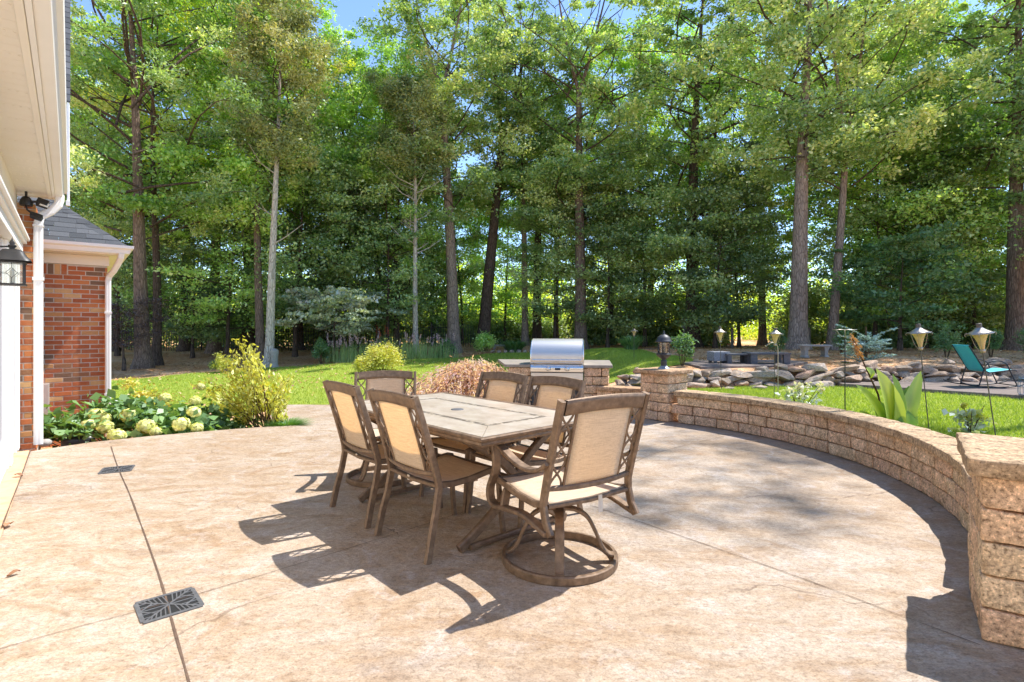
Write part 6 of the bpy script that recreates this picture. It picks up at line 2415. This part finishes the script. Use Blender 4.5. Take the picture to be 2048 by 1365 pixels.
# ------------------------------------------------------------------ undergrowth masses and litter
def mass(name, label, cat, seed, boxes, n, mat, L, W, clump, lumps):
    rg = np.random.default_rng(seed)
    pts = []
    for (x0, x1, y0, y1, h) in boxes:
        m = int(lumps * (x1 - x0))
        x = rg.uniform(x0, x1, m)
        y = rg.uniform(y0, y1, m)
        hh = h * (.55 + .45 * np.sin(x * .7 + y) * np.cos(x * .23 + 1.3)) + .4
        z = rg.uniform(0, 1, m) ** 1.1 * hh
        pts.append(np.c_[x, y, zt(x, y) + z + .1])
    pts = np.concatenate(pts)
    tone = rg.normal(.5, .17, len(pts))
    k = rg.integers(0, len(pts), n)
    off = rg.normal(0, 1, (n, 3)) * clump
    off[:, 2] *= .6
    c = pts[k] + off
    o = foliage(name, c, mat, rg, None, L=L, W=W, flat=.4, droop=.3, tone=tone[k])
    return stuff(o, label, cat)


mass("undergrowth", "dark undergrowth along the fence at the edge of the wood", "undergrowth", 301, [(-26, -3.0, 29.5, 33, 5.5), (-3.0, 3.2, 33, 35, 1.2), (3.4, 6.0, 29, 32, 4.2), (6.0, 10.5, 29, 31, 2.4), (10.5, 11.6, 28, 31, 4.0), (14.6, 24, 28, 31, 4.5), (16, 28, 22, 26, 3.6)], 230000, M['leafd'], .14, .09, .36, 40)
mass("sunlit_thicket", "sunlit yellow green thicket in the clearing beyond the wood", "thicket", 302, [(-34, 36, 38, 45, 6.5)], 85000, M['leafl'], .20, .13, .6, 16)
mass("far_wood", "distant wood closing the view beyond the clearing", "wood", 303, [(-70, 70, 66, 74, 12)], 60000, M['leafb'], .42, .28, 1.2, 9)

rg = np.random.default_rng(311)
n = 34000
x = rg.uniform(-17, 17, n)
y = rg.uniform(11.8, 31, n)
far_l = smooth_line([(-16, 17.2), (-12.2, 16.6), (-10.4, 19.0), (-9.1, 20.6), (-6.9, 21.4), (-5.2, 22.1), (-3, 22.9), (-1.7, 23.6), (-.5, 24.3), (1.4, 24.2), (3.0, 23.4), (4.4, 19.9), (5.0, 18.4), (5.3, 14.5), (5.4, 12.4), (17, 13.5)], 200)
o_ = np.argsort(far_l[:, 0])
lim = np.interp(x, far_l[o_, 0], far_l[o_, 1])
ok = y > lim + .05
x, y = x[ok], y[ok]
c = np.c_[x, y, zt(x, y) + rg.uniform(.004, .03, len(x))]
o = foliage("leaf_litter", c, M['dryleaf'], rg, None, L=.10, W=.035, flat=.85, droop=0, spread=.28)
stuff(o, "brown fallen leaves and pine straw under the trees", "leaf litter")
xx = rg.uniform(-11, 2.5, 900)
yy = rg.uniform(10.6, 21, 900)
near_l = np.interp(xx, [-13, -6.8, -3.75, -3, -1.7, 1, 3], [12, 10.4, 9.8, 9.9, 12, 13.4, 13.2])
ok = (yy > near_l) & (yy < np.interp(xx, far_l[o_, 0], far_l[o_, 1]) - .2)
xx, yy = xx[ok], yy[ok]
c = np.c_[xx, yy, zt(xx, yy) + .055]
o = foliage("leaf_litter", c, M['dryleaf'], rg, None, L=.075, W=.05, flat=.7, droop=0, spread=.3)
stuff(o, "scattered dry leaves lying on the back lawn", "leaf litter")

# black metal picket fence at the back left, wooden posts at the back right
fe = thing("metal_fence", "black metal picket fence in the shade at the back of the left garden", "fence", (0, 0, 0))
x0, x1 = -21.0, -2.0
fy = 28.4
pk, rl = MB(), MB()
x = x0
while x < x1:
    z = ztf(x, fy)
    pk.box((x, fy, z + .58), (.02, .02, 1.16))
    x += .13
xx = np.arange(x0, x1, 1.0)
for h in (.15, 1.0):
    rl.bar([(q, fy, ztf(q, fy) + h) for q in xx], .03, .03)
pk.build("pickets", M['black'], fe)
rl.build("rails", M['black'], fe)
for q in np.arange(x0, x1, 2.4):
    MB().box((q, fy + .03, ztf(q, fy) + .62), (.06, .06, 1.24)).build("post", M['black'], fe)
for k, (px, Y_, H_, lab) in enumerate([(1464, 24.5, .95, "short grey wooden post right of the planter box torch"), (1618, 23.0, .95, "grey wooden post partly hidden by the thickest oak trunk"), (1368, 25.5, 1.35, "tall thin grey wooden post behind the rose bush")]):
    p = ground_at(px, Y_)
    o = MB().tube([(0, 0, -.2), (.01, 0, H_ * .5), (0, .01, H_)], [.07, .065, .06], 9).build("fence_post", M['post'], loc=p)
    tag(o, lab, "post", "wooden posts at the back of the pine straw")
# pale stones edging the daylily bed and the turf
rgr = random.Random(9)
spec = []
for k in range(9):
    px = 985 + k * 13
    spec.append((px, 24.4 - .0 * k))
for k, (px, Y_) in enumerate(spec):
    o = protos[k % 14].copy()
    COL.objects.link(o)
    o.parent = None
    o.name = "edging_stone"
    p = ground_at(px, Y_)
    o.location = p + Vector((0, 0, .06))
    s = rgr.uniform(.22, .34)
    o.scale = (s, s * .8, s * .75)
    o.rotation_euler = (0, 0, rgr.uniform(0, 3))
    tag(o, "one of the pale rounded stones edging the daylily clump behind the turf", "stone", "pale edging stones round the daylily clump")
